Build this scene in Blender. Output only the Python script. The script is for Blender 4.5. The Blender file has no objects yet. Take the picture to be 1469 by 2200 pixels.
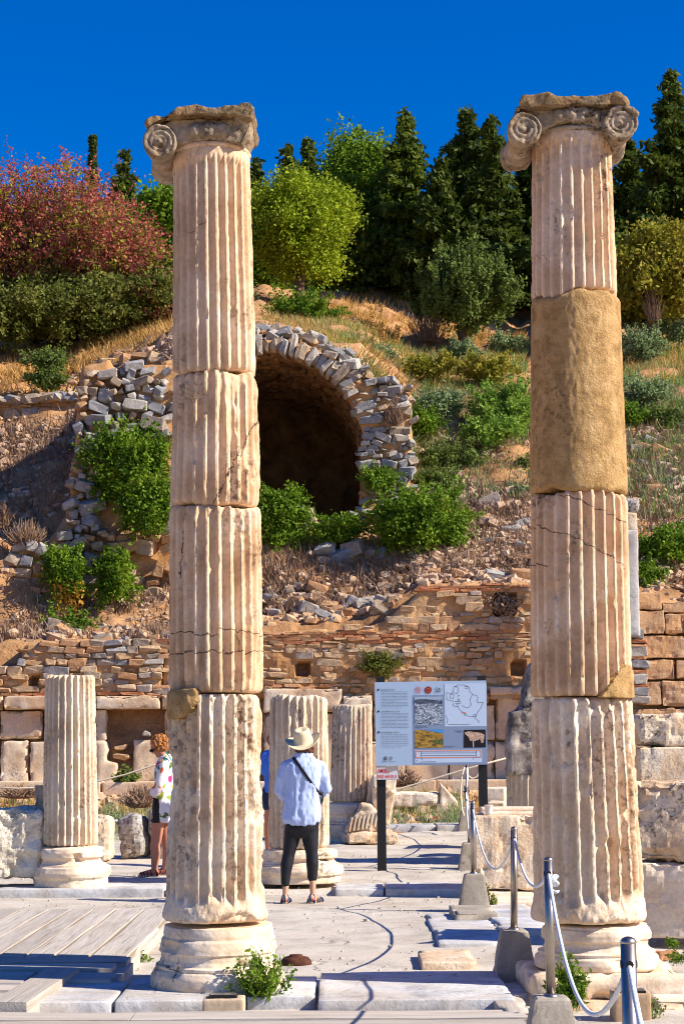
import bpy, bmesh, math, random
import numpy as np
from mathutils import Vector, Matrix
C = bpy.context.scene
R = math.radians
rnd = random.Random(7)
# ---------------------------------------------------------------- camera
F, CX, CY, CAMZ = 4100.0, 734.5, 1100.0, 1.63
PITCH = math.atan(490.0/F); ROLL = R(0.35)
cam_d = bpy.data.cameras.new('camera'); cam = bpy.data.objects.new('camera', cam_d)
C.collection.objects.link(cam); C.camera = cam
cam_d.sensor_fit = 'VERTICAL'; cam_d.sensor_height = 36; cam_d.lens = F/2200*36
cam_d.clip_start = 0.1; cam_d.clip_end = 2000
CAMR = Matrix.Rotation(math.pi/2+PITCH, 3, 'X') @ Matrix.Rotation(-ROLL, 3, 'Z')
cam.matrix_world = Matrix.Translation((0, 0, CAMZ)) @ CAMR.to_4x4()
# ---------------------------------------------------------------- light
SUN_EL, SUN_AZ = R(36), R(16)      # azimuth from +X towards the viewer
S = Vector((math.cos(SUN_EL)*math.cos(SUN_AZ), -math.cos(SUN_EL)*math.sin(SUN_AZ), math.sin(SUN_EL)))
W = bpy.data.worlds.new('World'); C.world = W; W.use_nodes = True
wn = W.node_tree; wn.nodes.clear()
sky = wn.nodes.new('ShaderNodeTexSky'); sky.sky_type = 'NISHITA'; sky.sun_disc = False
sky.sun_elevation = SUN_EL; sky.sun_rotation = R(90)+SUN_AZ
sky.air_density = 1.0; sky.dust_density = 0.4; sky.ozone_density = 4.0
hs = wn.nodes.new('ShaderNodeHueSaturation'); hs.inputs['Saturation'].default_value = 1.85; hs.inputs['Hue'].default_value = 0.521
hs.inputs['Value'].default_value = 1.0
bg = wn.nodes.new('ShaderNodeBackground'); bg.inputs['Strength'].default_value = 0.09
wo = wn.nodes.new('ShaderNodeOutputWorld')
wn.links.new(sky.outputs[0], hs.inputs['Color']); wn.links.new(hs.outputs[0], bg.inputs[0]); wn.links.new(bg.outputs[0], wo.inputs[0])
sd = bpy.data.lights.new('sun', 'SUN'); sd.energy = 5.0; sd.angle = R(0.53); sd.color = (1.0, 0.91, 0.77)
sun = bpy.data.objects.new('sun', sd); C.collection.objects.link(sun)
sun.rotation_euler = S.to_track_quat('Z', 'Y').to_euler(); sun.location = S*60
C.view_settings.view_transform = 'Standard'; C.view_settings.look = 'None'
C.view_settings.exposure = 0.78; C.view_settings.gamma = 1.0
C.view_settings.use_curve_mapping = False
C.cycles.pixel_filter_type = 'BLACKMAN_HARRIS'; C.cycles.filter_width = 1.05
# ---------------------------------------------------------------- placing helpers
def ray(px, py): return CAMR @ Vector(((px-CX)/F, -(py-CY)/F, -1.0))
def P(px, py, d):
    v = ray(px, py); t = d/v.y
    return Vector((v.x*t, d, CAMZ+v.z*t))
def G(px, py, z=0.0):
    v = ray(px, py); t = (z-CAMZ)/v.z
    return Vector((v.x*t, v.y*t, z))
# ---------------------------------------------------------------- numpy noise
def _h(ix, iy, iz, seed):
    h = (ix.astype(np.int64)*374761393 + iy.astype(np.int64)*668265263 + iz.astype(np.int64)*2147483629 + seed*974711) & 0xffffffff
    h = ((h ^ (h >> 13))*1274126177) & 0xffffffff
    h = ((h ^ (h >> 16))*2246822519) & 0xffffffff
    return ((h ^ (h >> 13)) & 0xffffff)/float(0xffffff)*2-1
def vn(p, seed=0):
    f = np.floor(p); t = p-f; t = t*t*(3-2*t); f = f.astype(np.int64)
    x, y, z = f[:, 0], f[:, 1], f[:, 2]; tx, ty, tz = t[:, 0], t[:, 1], t[:, 2]
    def L(a, b, w): return a+(b-a)*w
    return L(L(L(_h(x, y, z, seed), _h(x+1, y, z, seed), tx), L(_h(x, y+1, z, seed), _h(x+1, y+1, z, seed), tx), ty),
             L(L(_h(x, y, z+1, seed), _h(x+1, y, z+1, seed), tx), L(_h(x, y+1, z+1, seed), _h(x+1, y+1, z+1, seed), tx), ty), tz)
def fbm(p, scale, octv=3, seed=0):
    r = 0; a = 1; tot = 0; p = np.asarray(p, float)*np.asarray(scale)
    for i in range(octv):
        r = r+a*vn(p+i*17.3, seed+i); tot += a; a *= .5; p = p*2.03
    return r/tot*1.5
def sstep(a, b, x):
    t = np.clip((x-a)/(b-a), 0, 1); return t*t*(3-2*t)
# ---------------------------------------------------------------- mesh helpers
def npmesh(name, v, f, smooth=False):
    me = bpy.data.meshes.new(name); v = np.ascontiguousarray(v, dtype=np.float32)
    me.vertices.add(len(v)); me.vertices.foreach_set('co', v.ravel())
    if not isinstance(f, list): f = [f]
    f = [np.asarray(a, dtype=np.int32) for a in f if len(a)]
    li = np.concatenate([a.ravel() for a in f]); sizes = np.concatenate([np.full(len(a), a.shape[1]) for a in f])
    me.loops.add(len(li)); me.loops.foreach_set('vertex_index', li)
    st = np.concatenate([[0], np.cumsum(sizes)[:-1]]).astype(np.int32)
    me.polygons.add(len(sizes)); me.polygons.foreach_set('loop_start', st)
    try: me.polygons.foreach_set('loop_total', sizes.astype(np.int32))
    except Exception: pass
    me.polygons.foreach_set('use_smooth', np.full(len(sizes), bool(smooth)))
    me.update(calc_edges=True); me.validate(); return me
def bmmesh(name, bm, smooth=False):
    me = bpy.data.meshes.new(name); bm.normal_update(); bm.to_mesh(me); bm.free()
    if smooth:
        for p in me.polygons: p.use_smooth = True
    return me
def getv(me):
    a = np.empty(len(me.vertices)*3, dtype=np.float32); me.vertices.foreach_get('co', a); return a.reshape(-1, 3).astype(float)
def getn(me):
    a = np.empty(len(me.vertices)*3, dtype=np.float32); me.vertex_normals.foreach_get('vector', a); return a.reshape(-1, 3).astype(float)
def setv(me, v): me.vertices.foreach_set('co', np.ascontiguousarray(v, dtype=np.float32).ravel()); me.update()
def world(o):
    l = Vector((0, 0, 0))
    while o: l = l+o.location; o = o.parent
    return l
def link(name, me, mat=None, parent=None, loc=None):
    """mesh in world coordinates (loc None) or local ones (loc given in world coordinates)"""
    o = bpy.data.objects.new(name, me); C.collection.objects.link(o)
    if mat is not None:
        if not me.materials: me.materials.append(mat)
    pl = world(parent) if parent else Vector((0, 0, 0))
    if parent: o.parent = parent
    if loc is None:
        if parent: o.location = -pl
        else:                                   # recentre on its own base
            v = getv(me); c = (v.min(0)+v.max(0))/2; c[2] = v[:, 2].min(); setv(me, v-c); o.location = Vector(c)
    else: o.location = Vector(loc)-pl
    return o
def tag(o, label=None, cat=None, group=None, kind=None):
    if label: o['label'] = label
    if cat: o['category'] = cat
    if group: o['group'] = group
    if kind: o['kind'] = kind
    return o
def thing(name, loc, label, cat, group=None):
    o = bpy.data.objects.new(name, None); C.collection.objects.link(o); o.location = Vector(loc)
    o.empty_display_size = .2; return tag(o, label, cat, group)
def kids(o): return [c for c in bpy.data.objects if c.parent is o]
def copy_tree(o, parent=None):
    c = o.copy(); C.collection.objects.link(c); c.parent = parent
    for ch in kids(o): copy_tree(ch, c)
    return c
def grid(nu, nv, wrap=False):
    i = np.arange(nu if wrap else nu-1); j = np.arange(nv-1); I, J = np.meshgrid(i, j); I = I.ravel(); J = J.ravel(); K = (I+1) % nu
    return np.stack([J*nu+I, J*nu+K, (J+1)*nu+K, (J+1)*nu+I], 1)
def merge(parts):
    vs = []; fs = {}; n = 0
    for v, f in parts:
        v = np.asarray(v, float); vs.append(v)
        for a in (f if isinstance(f, list) else [f]):
            a = np.asarray(a)
            if len(a): fs.setdefault(a.shape[1], []).append(a+n)
        n += len(v)
    return np.concatenate(vs), [np.concatenate(a) for a in fs.values()]
def tube(pts, rad, n=8, caps=True):
    pts = [Vector(p) for p in pts]; m = len(pts)
    if not hasattr(rad, '__len__'): rad = [rad]*m
    vs = []; up = Vector((0, 0, 1)); prev = None
    for i, p in enumerate(pts):
        t = (pts[min(i+1, m-1)]-pts[max(i-1, 0)]).normalized()
        if prev is None:
            a = t.orthogonal().normalized()
        else:
            a = (prev-t*prev.dot(t));  a = a.normalized() if a.length > 1e-6 else t.orthogonal().normalized()
        prev = a; b = t.cross(a)
        for k in range(n):
            w = 2*math.pi*k/n; vs.append(p+(a*math.cos(w)+b*math.sin(w))*rad[i])
    f = grid(n, m, True); fl = [f]
    v = np.array([tuple(q) for q in vs])
    if caps:
        v = np.vstack([v, np.array(pts[0]), np.array(pts[-1])]); a = len(vs); k = np.arange(n)
        fl.append(np.stack([np.full(n, a), (k+1) % n, k], 1)); fl.append(np.stack([np.full(n, a+1), (m-1)*n+k, (m-1)*n+(k+1) % n], 1))
    return v, fl
def lathe(c, prof, n=24, ax=Vector((0, 0, 1)), capped=True):
    """prof: (radius, height along axis)"""
    q = Vector((0, 0, 1)).rotation_difference(Vector(ax).normalized()).to_matrix(); q = np.array(q)
    a = np.linspace(0, 2*math.pi, n, endpoint=False)
    v = np.concatenate([np.stack([r*np.cos(a), r*np.sin(a), np.full(n, h)], 1) for r, h in prof])
    f = [grid(n, len(prof), True)]; m = len(prof)
    if capped:
        v = np.vstack([v, [[0, 0, prof[0][1]], [0, 0, prof[-1][1]]]]); k = np.arange(n); b = n*m
        f += [np.stack([np.full(n, b), (k+1) % n, k], 1), np.stack([np.full(n, b+1), (m-1)*n+k, (m-1)*n+(k+1) % n], 1)]
    return v@q.T+np.array(c), f
def ball(c, r, n=12):
    r = (r, r, r) if not hasattr(r, '__len__') else r
    v, f = lathe((0, 0, 0), [(max(math.sin(math.pi*i/n), 1e-3), -math.cos(math.pi*i/n)) for i in range(n+1)], n+4)
    return v*np.array(r)+np.array(c), f
def box(c, s, rz=0):
    x, y, z = s[0]/2, s[1]/2, s[2]/2
    v = np.array([[-x, -y, -z], [x, -y, -z], [x, y, -z], [-x, y, -z], [-x, -y, z], [x, -y, z], [x, y, z], [-x, y, z]], float)
    if rz: v = v@np.array(Matrix.Rotation(rz, 3, 'Z')).T
    return v+np.array(c), np.array([[0, 3, 2, 1], [4, 5, 6, 7], [0, 1, 5, 4], [1, 2, 6, 5], [2, 3, 7, 6], [3, 0, 4, 7]])
def prism(poly, y0, y1):
    """poly: list of (x, z), extruded along y from y0 to y1; returns bmesh-friendly arrays with one ngon each side"""
    n = len(poly)
    v = np.array([[x, y0, z] for x, z in poly]+[[x, y1, z] for x, z in poly], float)
    k = np.arange(n)
    return v, [np.arange(n)[None, :], np.arange(2*n-1, n-1, -1)[None, :], np.stack([(k+1) % n, k, k+n, (k+1) % n+n], 1)]
def evalmesh(me, mods):
    o = bpy.data.objects.new('tmp', me); C.collection.objects.link(o)
    for t, kw in mods:
        m = o.modifiers.new('m', t)
        for k, w in kw.items(): setattr(m, k, w)
    dg = bpy.context.evaluated_depsgraph_get(); dg.update()
    r = bpy.data.meshes.new_from_object(o.evaluated_get(dg)); bpy.data.objects.remove(o); return r
def fuse(parts, voxel, smooth=0, amp=0, scale=8, octv=3, seed=0, shade=True, chip=0, chipscale=5, tris=None):
    """voxel union of closed pieces, smoothed, then roughened along the normals"""
    v, f = merge(parts); me = npmesh('fused', v, f)
    mods = [('REMESH', dict(mode='VOXEL', voxel_size=voxel, use_smooth_shade=shade))]
    if smooth: mods.append(('SMOOTH', dict(factor=.5, iterations=smooth)))
    if tris: mods.append(('DECIMATE', dict(ratio=tris)))
    me = evalmesh(me, mods)
    if amp or chip:
        v = getv(me); n = getn(me)
        d = amp*fbm(v, scale, octv, seed)
        if chip: d = d-chip*sstep(.25, .7, fbm(v, chipscale, 3, seed+9))
        setv(me, v+n*d[:, None])
    return me
def boxgrid(w, d, h, res, r=0):
    """box centred on x and y with its base at z=0, faces subdivided and welded; r adds cuts next to the edges"""
    def cuts(L):
        n = max(1, int(round(L/res)))
        if r and r < L*.3: return np.concatenate([[0], np.linspace(r, L-r, max(2, n)), [L]])/L
        return np.linspace(0, 1, n+1)
    cx, cy, cz = cuts(w), cuts(d), cuts(h); nx, ny, nz = len(cx)-1, len(cy)-1, len(cz)-1; vs = {}
    def V(i, j, k):
        if (i, j, k) not in vs: vs[(i, j, k)] = len(vs)
        return vs[(i, j, k)]
    fs = []
    for i in range(nx):
        for j in range(ny):
            fs.append((V(i, j, 0), V(i, j+1, 0), V(i+1, j+1, 0), V(i+1, j, 0))); fs.append((V(i, j, nz), V(i+1, j, nz), V(i+1, j+1, nz), V(i, j+1, nz)))
        for k in range(nz):
            fs.append((V(i, 0, k), V(i+1, 0, k), V(i+1, 0, k+1), V(i, 0, k+1))); fs.append((V(i, ny, k), V(i, ny, k+1), V(i+1, ny, k+1), V(i+1, ny, k)))
    for j in range(ny):
        for k in range(nz):
            fs.append((V(0, j, k), V(0, j, k+1), V(0, j+1, k+1), V(0, j+1, k))); fs.append((V(nx, j, k), V(nx, j+1, k), V(nx, j+1, k+1), V(nx, j, k+1)))
    a = np.array(list(vs.keys())); a = np.stack([(cx[a[:, 0]]-.5)*w, (cy[a[:, 1]]-.5)*d, cz[a[:, 2]]*h], 1)
    return a, np.array(fs)
def rough_block(c, w, d, h, rz=0, res=.06, amp=.015, scale=6, rounding=.03, seed=0, taper=0, chip=.0, tilt=(0, 0), chipscale=4, smooth=None):
    """weathered block, base centre at c, edges worn round and chipped"""
    r = min(rounding, .3*min(w, d, h)); v, f = boxgrid(w, d, h, res, r)
    q = v-np.array([0, 0, h/2]); hf = np.array([w/2, d/2, h/2]); qi = np.clip(q, -(hf-r), hf-r); e = q-qi
    L = np.linalg.norm(e, axis=1)[:, None]+1e-9; n = e/L; q = qi+n*r
    wv = q+np.array(c)+seed*3.1
    edge = sstep(.75, .98, np.sort(np.abs(n), 1)[:, 1]*1.4)
    near = np.exp(-np.sort((hf-np.abs(q)), 1)[:, 1]/.05)
    dd = amp*fbm(wv, scale, 4, seed)-(chip*(.35+.9*near))*sstep(.30, .48, fbm(wv, chipscale, 4, seed+5)+.32*near)
    q = q+n*dd[:, None]; v = q+np.array([0, 0, h/2])
    if taper: v[:, :2] *= (1-taper*(v[:, 2]/h))[:, None]
    M = np.array(Matrix.Rotation(rz, 3, 'Z')@Matrix.Rotation(tilt[0], 3, 'X')@Matrix.Rotation(tilt[1], 3, 'Y'))
    return npmesh('block', v@M.T+np.array(c), f, res < .085 if smooth is None else smooth)
def inpoly(x, y, poly):
    c = False; n = len(poly); j = n-1
    for i in range(n):
        xi, yi = poly[i]; xj, yj = poly[j]
        if (yi > y) != (yj > y) and x < (xj-xi)*(y-yi)/(yj-yi)+xi: c = not c
        j = i
    return c
# ---------------------------------------------------------------- materials
def rgb(c): return tuple(c)+(1,) if len(c) == 3 else tuple(c)
class MT:
    def __init__(s, name, rough=.9):
        s.m = bpy.data.materials.new(name); s.m.use_nodes = True; s.t = s.m.node_tree; s.n = s.t.nodes
        s.b = s.n['Principled BSDF']; s.b.inputs['Roughness'].default_value = rough
        s.b.inputs['Specular IOR Level'].default_value = .25
        s.g = s.n.new('ShaderNodeNewGeometry'); s.pos = s.g.outputs['Position']
    def add(s, t, **kw):
        n = s.n.new(t)
        for k, v in kw.items(): setattr(n, k, v)
        return n
    def lk(s, a, b): s.t.links.new(a, b)
    def mapping(s, sc, src=None, rot=None):
        m = s.add('ShaderNodeMapping'); m.inputs['Scale'].default_value = sc
        if rot: m.inputs['Rotation'].default_value = rot
        s.lk(src or s.pos, m.inputs[0]); return m.outputs[0]
    def noise(s, scale, det=4, rough=.6, vec=None, dist=0):
        n = s.add('ShaderNodeTexNoise'); n.inputs['Scale'].default_value = scale; n.inputs['Detail'].default_value = det
        n.inputs['Roughness'].default_value = rough; n.inputs['Distortion'].default_value = dist
        s.lk(vec or s.pos, n.inputs['Vector']); return n.outputs['Fac']
    def ramp(s, fac, stops, interp='LINEAR'):
        r = s.add('ShaderNodeValToRGB'); r.color_ramp.interpolation = interp; e = r.color_ramp.elements
        while len(e) > 1: e.remove(e[0])
        e[0].position = stops[0][0]; e[0].color = rgb(stops[0][1])
        for p, c in stops[1:]:
            x = e.new(p); x.color = rgb(c)
        s.lk(fac, r.inputs[0]); return r.outputs[0]
    def mix(s, fac, a, b, mode='MIX'):
        m = s.add('ShaderNodeMix'); m.data_type = 'RGBA'; m.blend_type = mode
        if hasattr(fac, 'is_output'): s.lk(fac, m.inputs[0])
        else: m.inputs[0].default_value = fac
        for x, i in ((a, 6), (b, 7)):
            if hasattr(x, 'is_output'): s.lk(x, m.inputs[i])
            else: m.inputs[i].default_value = rgb(x)
        return m.outputs[2]
    def math(s, op, a, b=0.0):
        m = s.add('ShaderNodeMath', operation=op)
        for x, i in ((a, 0), (b, 1)):
            if hasattr(x, 'is_output'): s.lk(x, m.inputs[i])
            else: m.inputs[i].default_value = x
        return m.outputs[0]
    def bump(s, h, strength=.4, dist=.01):
        b = s.add('ShaderNodeBump'); b.inputs['Strength'].default_value = strength; b.inputs['Distance'].default_value = dist
        s.lk(h, b.inputs['Height']); s.lk(b.outputs[0], s.b.inputs['Normal'])
    def col(s, c):
        if hasattr(c, 'is_output'): s.lk(c, s.b.inputs['Base Color'])
        else: s.b.inputs['Base Color'].default_value = rgb(c)
        return s
def B3(a): return (a, a, a)
def stone_mat(name, light, mid, dark, warm=None, warm_amt=.5, lichen=0.0, streak=0.0, scale=2.0, bumpd=.012, grain=30, randcol=None, lichcol=(.035, .025, .018), crackle=0):
    m = MT(name, .92)
    n1 = m.noise(scale, 6, .62, dist=.4)
    c = m.ramp(n1, [(.3, dark), (.48, mid), (.66, light)])
    if warm:
        n2 = m.noise(scale*.55, 5, .6, dist=.8)
        c = m.mix(m.ramp(n2, [(.5-.12*warm_amt, B3(0)), (.5+.2, B3(warm_amt))]), c, warm)
    if randcol:                                     # alike stones take their own tint, object by object
        oi = m.add('ShaderNodeObjectInfo')
        r = m.ramp(oi.outputs['Random'], [(i/len(randcol), q) for i, q in enumerate(randcol)], 'CONSTANT')
        c = m.mix(.75, c, r)
        c = m.mix(.8, c, m.ramp(m.noise(scale*4, 5, .65), [(.3, B3(.55)), (.7, B3(1.15))]), 'MULTIPLY')
    g = m.noise(grain, 3, .7)
    c = m.mix(.55, c, m.ramp(g, [(.3, B3(.72)), (.65, B3(1.08))]), 'MULTIPLY')
    if streak:
        s = m.noise(1.0, 5, .65, m.mapping((7, 7, .7)), .3)
        c = m.mix(m.ramp(s, [(.56, B3(0)), (.72, B3(streak))]), c, (.11, .075, .05))
    if lichen:
        l1 = m.noise(22, 4, .7); l2 = m.noise(1.6, 3, .6, m.mapping((1.6, 1.6, .8)))
        f = m.math('MULTIPLY', m.ramp(l1, [(.5, B3(0)), (.6, B3(1))]), m.ramp(l2, [(.6-.22*lichen, B3(0)), (.75-.15*lichen, B3(.9))]))
        c = m.mix(f, c, lichcol)
    if crackle:                                     # wandering joints and stains worn into the surface
        nt = m.add('ShaderNodeTexNoise'); nt.inputs['Scale'].default_value = 3; nt.inputs['Detail'].default_value = 4; m.lk(m.pos, nt.inputs['Vector'])
        vm = m.add('ShaderNodeVectorMath', operation='MULTIPLY_ADD'); m.lk(nt.outputs['Color'], vm.inputs[0]); vm.inputs[1].default_value = (.35, .35, .35); m.lk(m.pos, vm.inputs[2])
        vo = m.add('ShaderNodeTexVoronoi', feature='DISTANCE_TO_EDGE'); vo.inputs['Scale'].default_value = crackle; m.lk(vm.outputs[0], vo.inputs['Vector'])
        f = m.math('MULTIPLY', m.ramp(vo.outputs['Distance'], [(0, B3(1)), (.012, B3(0))]), m.ramp(m.noise(1.1, 2), [(.45, B3(0)), (.6, B3(.75))]))
        c = m.mix(f, c, (.14, .11, .08)); c = m.mix(m.ramp(m.noise(.8, 5, .7), [(.5, B3(0)), (.68, B3(.5))]), c, (.33, .26, .19))
    m.col(c)
    h = m.math('ADD', m.math('MULTIPLY', m.noise(scale*5, 6, .7), .7), m.math('MULTIPLY', g, .25))
    m.bump(h, .8, bumpd); return m.m
def add_cracks(mat, cracks, width=.0035):
    """hairline cracks: (x0, z0, x1, z1) lines on the face, wandering a little"""
    t = mat.node_tree; b = t.nodes['Principled BSDF']; m = MT.__new__(MT); m.m = mat; m.t = t; m.n = t.nodes; m.b = b
    m.g = m.n.new('ShaderNodeNewGeometry'); m.pos = m.g.outputs['Position']; src = b.inputs['Base Color'].links[0].from_socket
    sp = m.add('ShaderNodeSeparateXYZ'); m.lk(m.pos, sp.inputs[0]); nz_ = m.math('MULTIPLY', m.math('SUBTRACT', m.noise(9, 4, .7), .5), .09)
    tot = None
    for x0, z0, x1, z1 in cracks:
        L = math.hypot(x1-x0, z1-z0); ux, uz = (x1-x0)/L, (z1-z0)/L
        dx, dz = m.math('SUBTRACT', sp.outputs[0], x0), m.math('SUBTRACT', sp.outputs[2], z0)
        al = m.math('ADD', m.math('MULTIPLY', dx, ux), m.math('MULTIPLY', dz, uz)); ac = m.math('ADD', m.math('SUBTRACT', m.math('MULTIPLY', dx, uz), m.math('MULTIPLY', dz, ux)), nz_)
        q = m.math('MULTIPLY', m.math('LESS_THAN', m.math('ABSOLUTE', ac), width), m.math('MULTIPLY', m.math('GREATER_THAN', al, 0.0), m.math('LESS_THAN', al, L)))
        tot = q if tot is None else m.math('MAXIMUM', tot, q)
    m.lk(m.mix(m.math('MULTIPLY', tot, .85), src, (.05, .03, .02)), b.inputs['Base Color'])
# ================================================================ materials
M_marble = stone_mat('weathered_marble', (.84, .66, .48), (.72, .50, .31), (.42, .25, .13), warm=(.62, .36, .17), warm_amt=.45, lichen=.5, streak=.45, scale=2.2, bumpd=.014)
M_marble_hi = stone_mat('weathered_marble_upper', (.82, .64, .47), (.70, .50, .32), (.44, .28, .17), warm=(.60, .36, .18), warm_amt=.5, lichen=.4, streak=.5, scale=2.0, bumpd=.012)
M_marble_lo = stone_mat('weathered_marble_lower', (.84, .72, .56), (.76, .59, .42), (.55, .38, .23), warm=(.62, .38, .18), warm_amt=.45, lichen=.6, streak=.35, scale=2.6, bumpd=.018, lichcol=(.10, .055, .03))
M_base = stone_mat('pale_marble', (.82, .72, .58), (.78, .62, .45), (.62, .45, .30), warm=(.60, .38, .2), warm_amt=.3, lichen=.25, scale=3.2, bumpd=.012)
M_capital = stone_mat('lichened_marble', (.50, .41, .31), (.32, .25, .17), (.11, .085, .06), warm=(.36, .21, .09), warm_amt=.5, lichen=.8, streak=.2, scale=5, bumpd=.012)
M_abacus = stone_mat('lichen_crusted_marble', (.36, .27, .17), (.24, .17, .09), (.075, .055, .03), warm=(.42, .20, .04), warm_amt=.5, lichen=1.0, scale=6, bumpd=.02)
M_block = stone_mat('block_marble', (.78, .68, .54), (.70, .56, .40), (.50, .36, .24), warm=(.60, .34, .15), warm_amt=.7, lichen=.5, scale=3, bumpd=.02)
M_greyrock = stone_mat('grey_marble', (.50, .47, .44), (.38, .35, .32), (.20, .17, .14), warm=(.40, .28, .18), warm_amt=.5, lichen=1.0, scale=3, bumpd=.02)
M_slab = stone_mat('paving_marble', (.66, .65, .63), (.53, .53, .53), (.27, .28, .30), warm=(.50, .40, .29), warm_amt=.55, scale=2.6, bumpd=.014, grain=24, crackle=1.1)
M_path = stone_mat('gravel_path', (.62, .56, .47), (.54, .49, .41), (.37, .33, .28), warm=(.52, .43, .34), warm_amt=.5, scale=1.9, bumpd=.016, grain=42, crackle=.7)
M_soil = stone_mat('dry_soil', (.52, .29, .14), (.38, .19, .085), (.15, .07, .03), warm=(.54, .30, .12), warm_amt=.8, scale=.9, bumpd=.07, grain=9)
M_mortar = stone_mat('earth_mortar', (.58, .37, .19), (.48, .27, .12), (.22, .11, .045), warm=(.55, .28, .11), warm_amt=.9, scale=1.6, bumpd=.05, grain=14)
M_wallstone = stone_mat('tan_rubble', (.58, .42, .26), (.50, .33, .19), (.34, .20, .11), scale=3, bumpd=.03, grain=18,
    randcol=[(.58, .37, .20), (.62, .40, .21), (.52, .28, .13), (.60, .42, .25), (.52, .36, .24), (.54, .28, .13), (.42, .36, .32), (.60, .44, .28), (.48, .26, .13)])
M_greystone = stone_mat('grey_rubble', (.50, .48, .46), (.40, .38, .36), (.24, .22, .20), scale=3, bumpd=.03, grain=18,
    randcol=[(.38, .36, .34), (.28, .27, .27), (.44, .38, .31), (.22, .22, .23), (.48, .35, .22), (.32, .31, .31), (.40, .28, .17), (.54, .48, .40), (.32, .23, .15)])
M_tile = stone_mat('fired_tile', (.60, .27, .12), (.50, .22, .10), (.36, .15, .07), scale=4, bumpd=.02, randcol=[(.56, .22, .10), (.48, .24, .12), (.58, .32, .16), (.44, .17, .08)])
M_ortho = stone_mat('wall_marble', (.72, .62, .48), (.66, .52, .37), (.48, .34, .22), warm=(.62, .36, .18), warm_amt=.75, lichen=.2, streak=.15, scale=1.5, bumpd=.015)
M_concrete = stone_mat('cast_concrete', (.42, .37, .30), (.35, .30, .24), (.26, .22, .17), warm=(.36, .30, .22), warm_amt=.4, scale=4, bumpd=.006, grain=60)
M_repair = stone_mat('repair_concrete', (.60, .39, .18), (.46, .28, .11), (.24, .14, .05), warm=(.50, .30, .11), warm_amt=.6, lichen=.35, scale=9, bumpd=.035, grain=85, lichcol=(.2, .12, .05))
M_blackstone = stone_mat('black_stained_marble', (.50, .44, .38), (.26, .22, .19), (.06, .05, .045), lichen=.9, streak=.9, scale=3.2, bumpd=.02)
def wood_mat():
    m = MT('weathered_plank', .85)
    tc = m.add('ShaderNodeTexCoord'); oi = m.add('ShaderNodeObjectInfo')
    v = m.add('ShaderNodeVectorMath', operation='ADD'); m.lk(tc.outputs['Object'], v.inputs[0])
    cx = m.add('ShaderNodeCombineXYZ'); m.lk(m.math('MULTIPLY', oi.outputs['Random'], 37.0), cx.inputs[0]); m.lk(m.math('MULTIPLY', oi.outputs['Random'], 91.0), cx.inputs[1]); m.lk(cx.outputs[0], v.inputs[1])
    gr = m.noise(1, 6, .7, m.mapping((30, 1.1, 30), v.outputs[0]), .6)
    c = m.ramp(gr, [(.3, (.24, .20, .16)), (.42, (.44, .39, .33)), (.6, (.56, .50, .43)), (.8, (.62, .57, .50))])
    c = m.mix(.6, c, m.ramp(oi.outputs['Random'], [(0, B3(.62)), (1, B3(1.1))]), 'MULTIPLY')
    c = m.mix(m.ramp(m.noise(.9, 4, .6, v.outputs[0]), [(.45, B3(0)), (.7, B3(.45))]), c, (.44, .36, .27))
    m.col(c); m.bump(gr, .9, .008); return m.m
M_wood = wood_mat()
def simple(name, c, rough=.6, metal=0.0, spec=.3, var=.15, scale=20):
    m = MT(name, rough); m.b.inputs['Metallic'].default_value = metal; m.b.inputs['Specular IOR Level'].default_value = spec
    m.col(m.mix(1.0, c, m.ramp(m.noise(scale, 4, .6), [(.3, B3(1-var)), (.7, B3(1+var*.5))]), 'MULTIPLY')); return m.m
M_steel = simple('brushed_steel', (.42, .37, .32), .36, 1.0, .5, .25, 9)
M_black = simple('black_powder_coat', (.012, .012, .014), .45)
M_rope = None
def rope_mat():
    m = MT('braided_rope', .8); tc = m.add('ShaderNodeTexCoord')
    n = m.noise(150, 2, .5); c = m.ramp(n, [(.56, (.72, .71, .69)), (.6, (.22, .42, .62))]); m.col(c); return m.m
M_rope = rope_mat()
M_oldrope = simple('cream_rope', (.66, .56, .42), .9)

def _c(px0, py0, px1, py1):
    a, b = P(px0, py0, 12.2), P(px1, py1, 12.2); return (a.x, a.z, b.x, b.z)
add_cracks(M_marble, [_c(552, 885, 515, 965), _c(515, 965, 458, 1080), _c(1138, 1120, 1225, 1150), _c(1225, 1150, 1352, 1215), _c(1200, 1060, 1352, 1118), _c(1130, 1200, 1180, 1215), _c(395, 1100, 385, 1240), _c(355, 1356, 470, 1364), _c(470, 1350, 575, 1362), _c(355, 1404, 480, 1398), _c(480, 1402, 575, 1394), _c(506, 1364, 512, 1400)])
add_cracks(M_marble_hi, [_c(400, 492, 445, 470), _c(1140, 525, 1180, 545)], .002)
add_cracks(M_base, [_c(385, 2060, 372, 2108), _c(345, 2075, 385, 2090)], .003)
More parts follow.
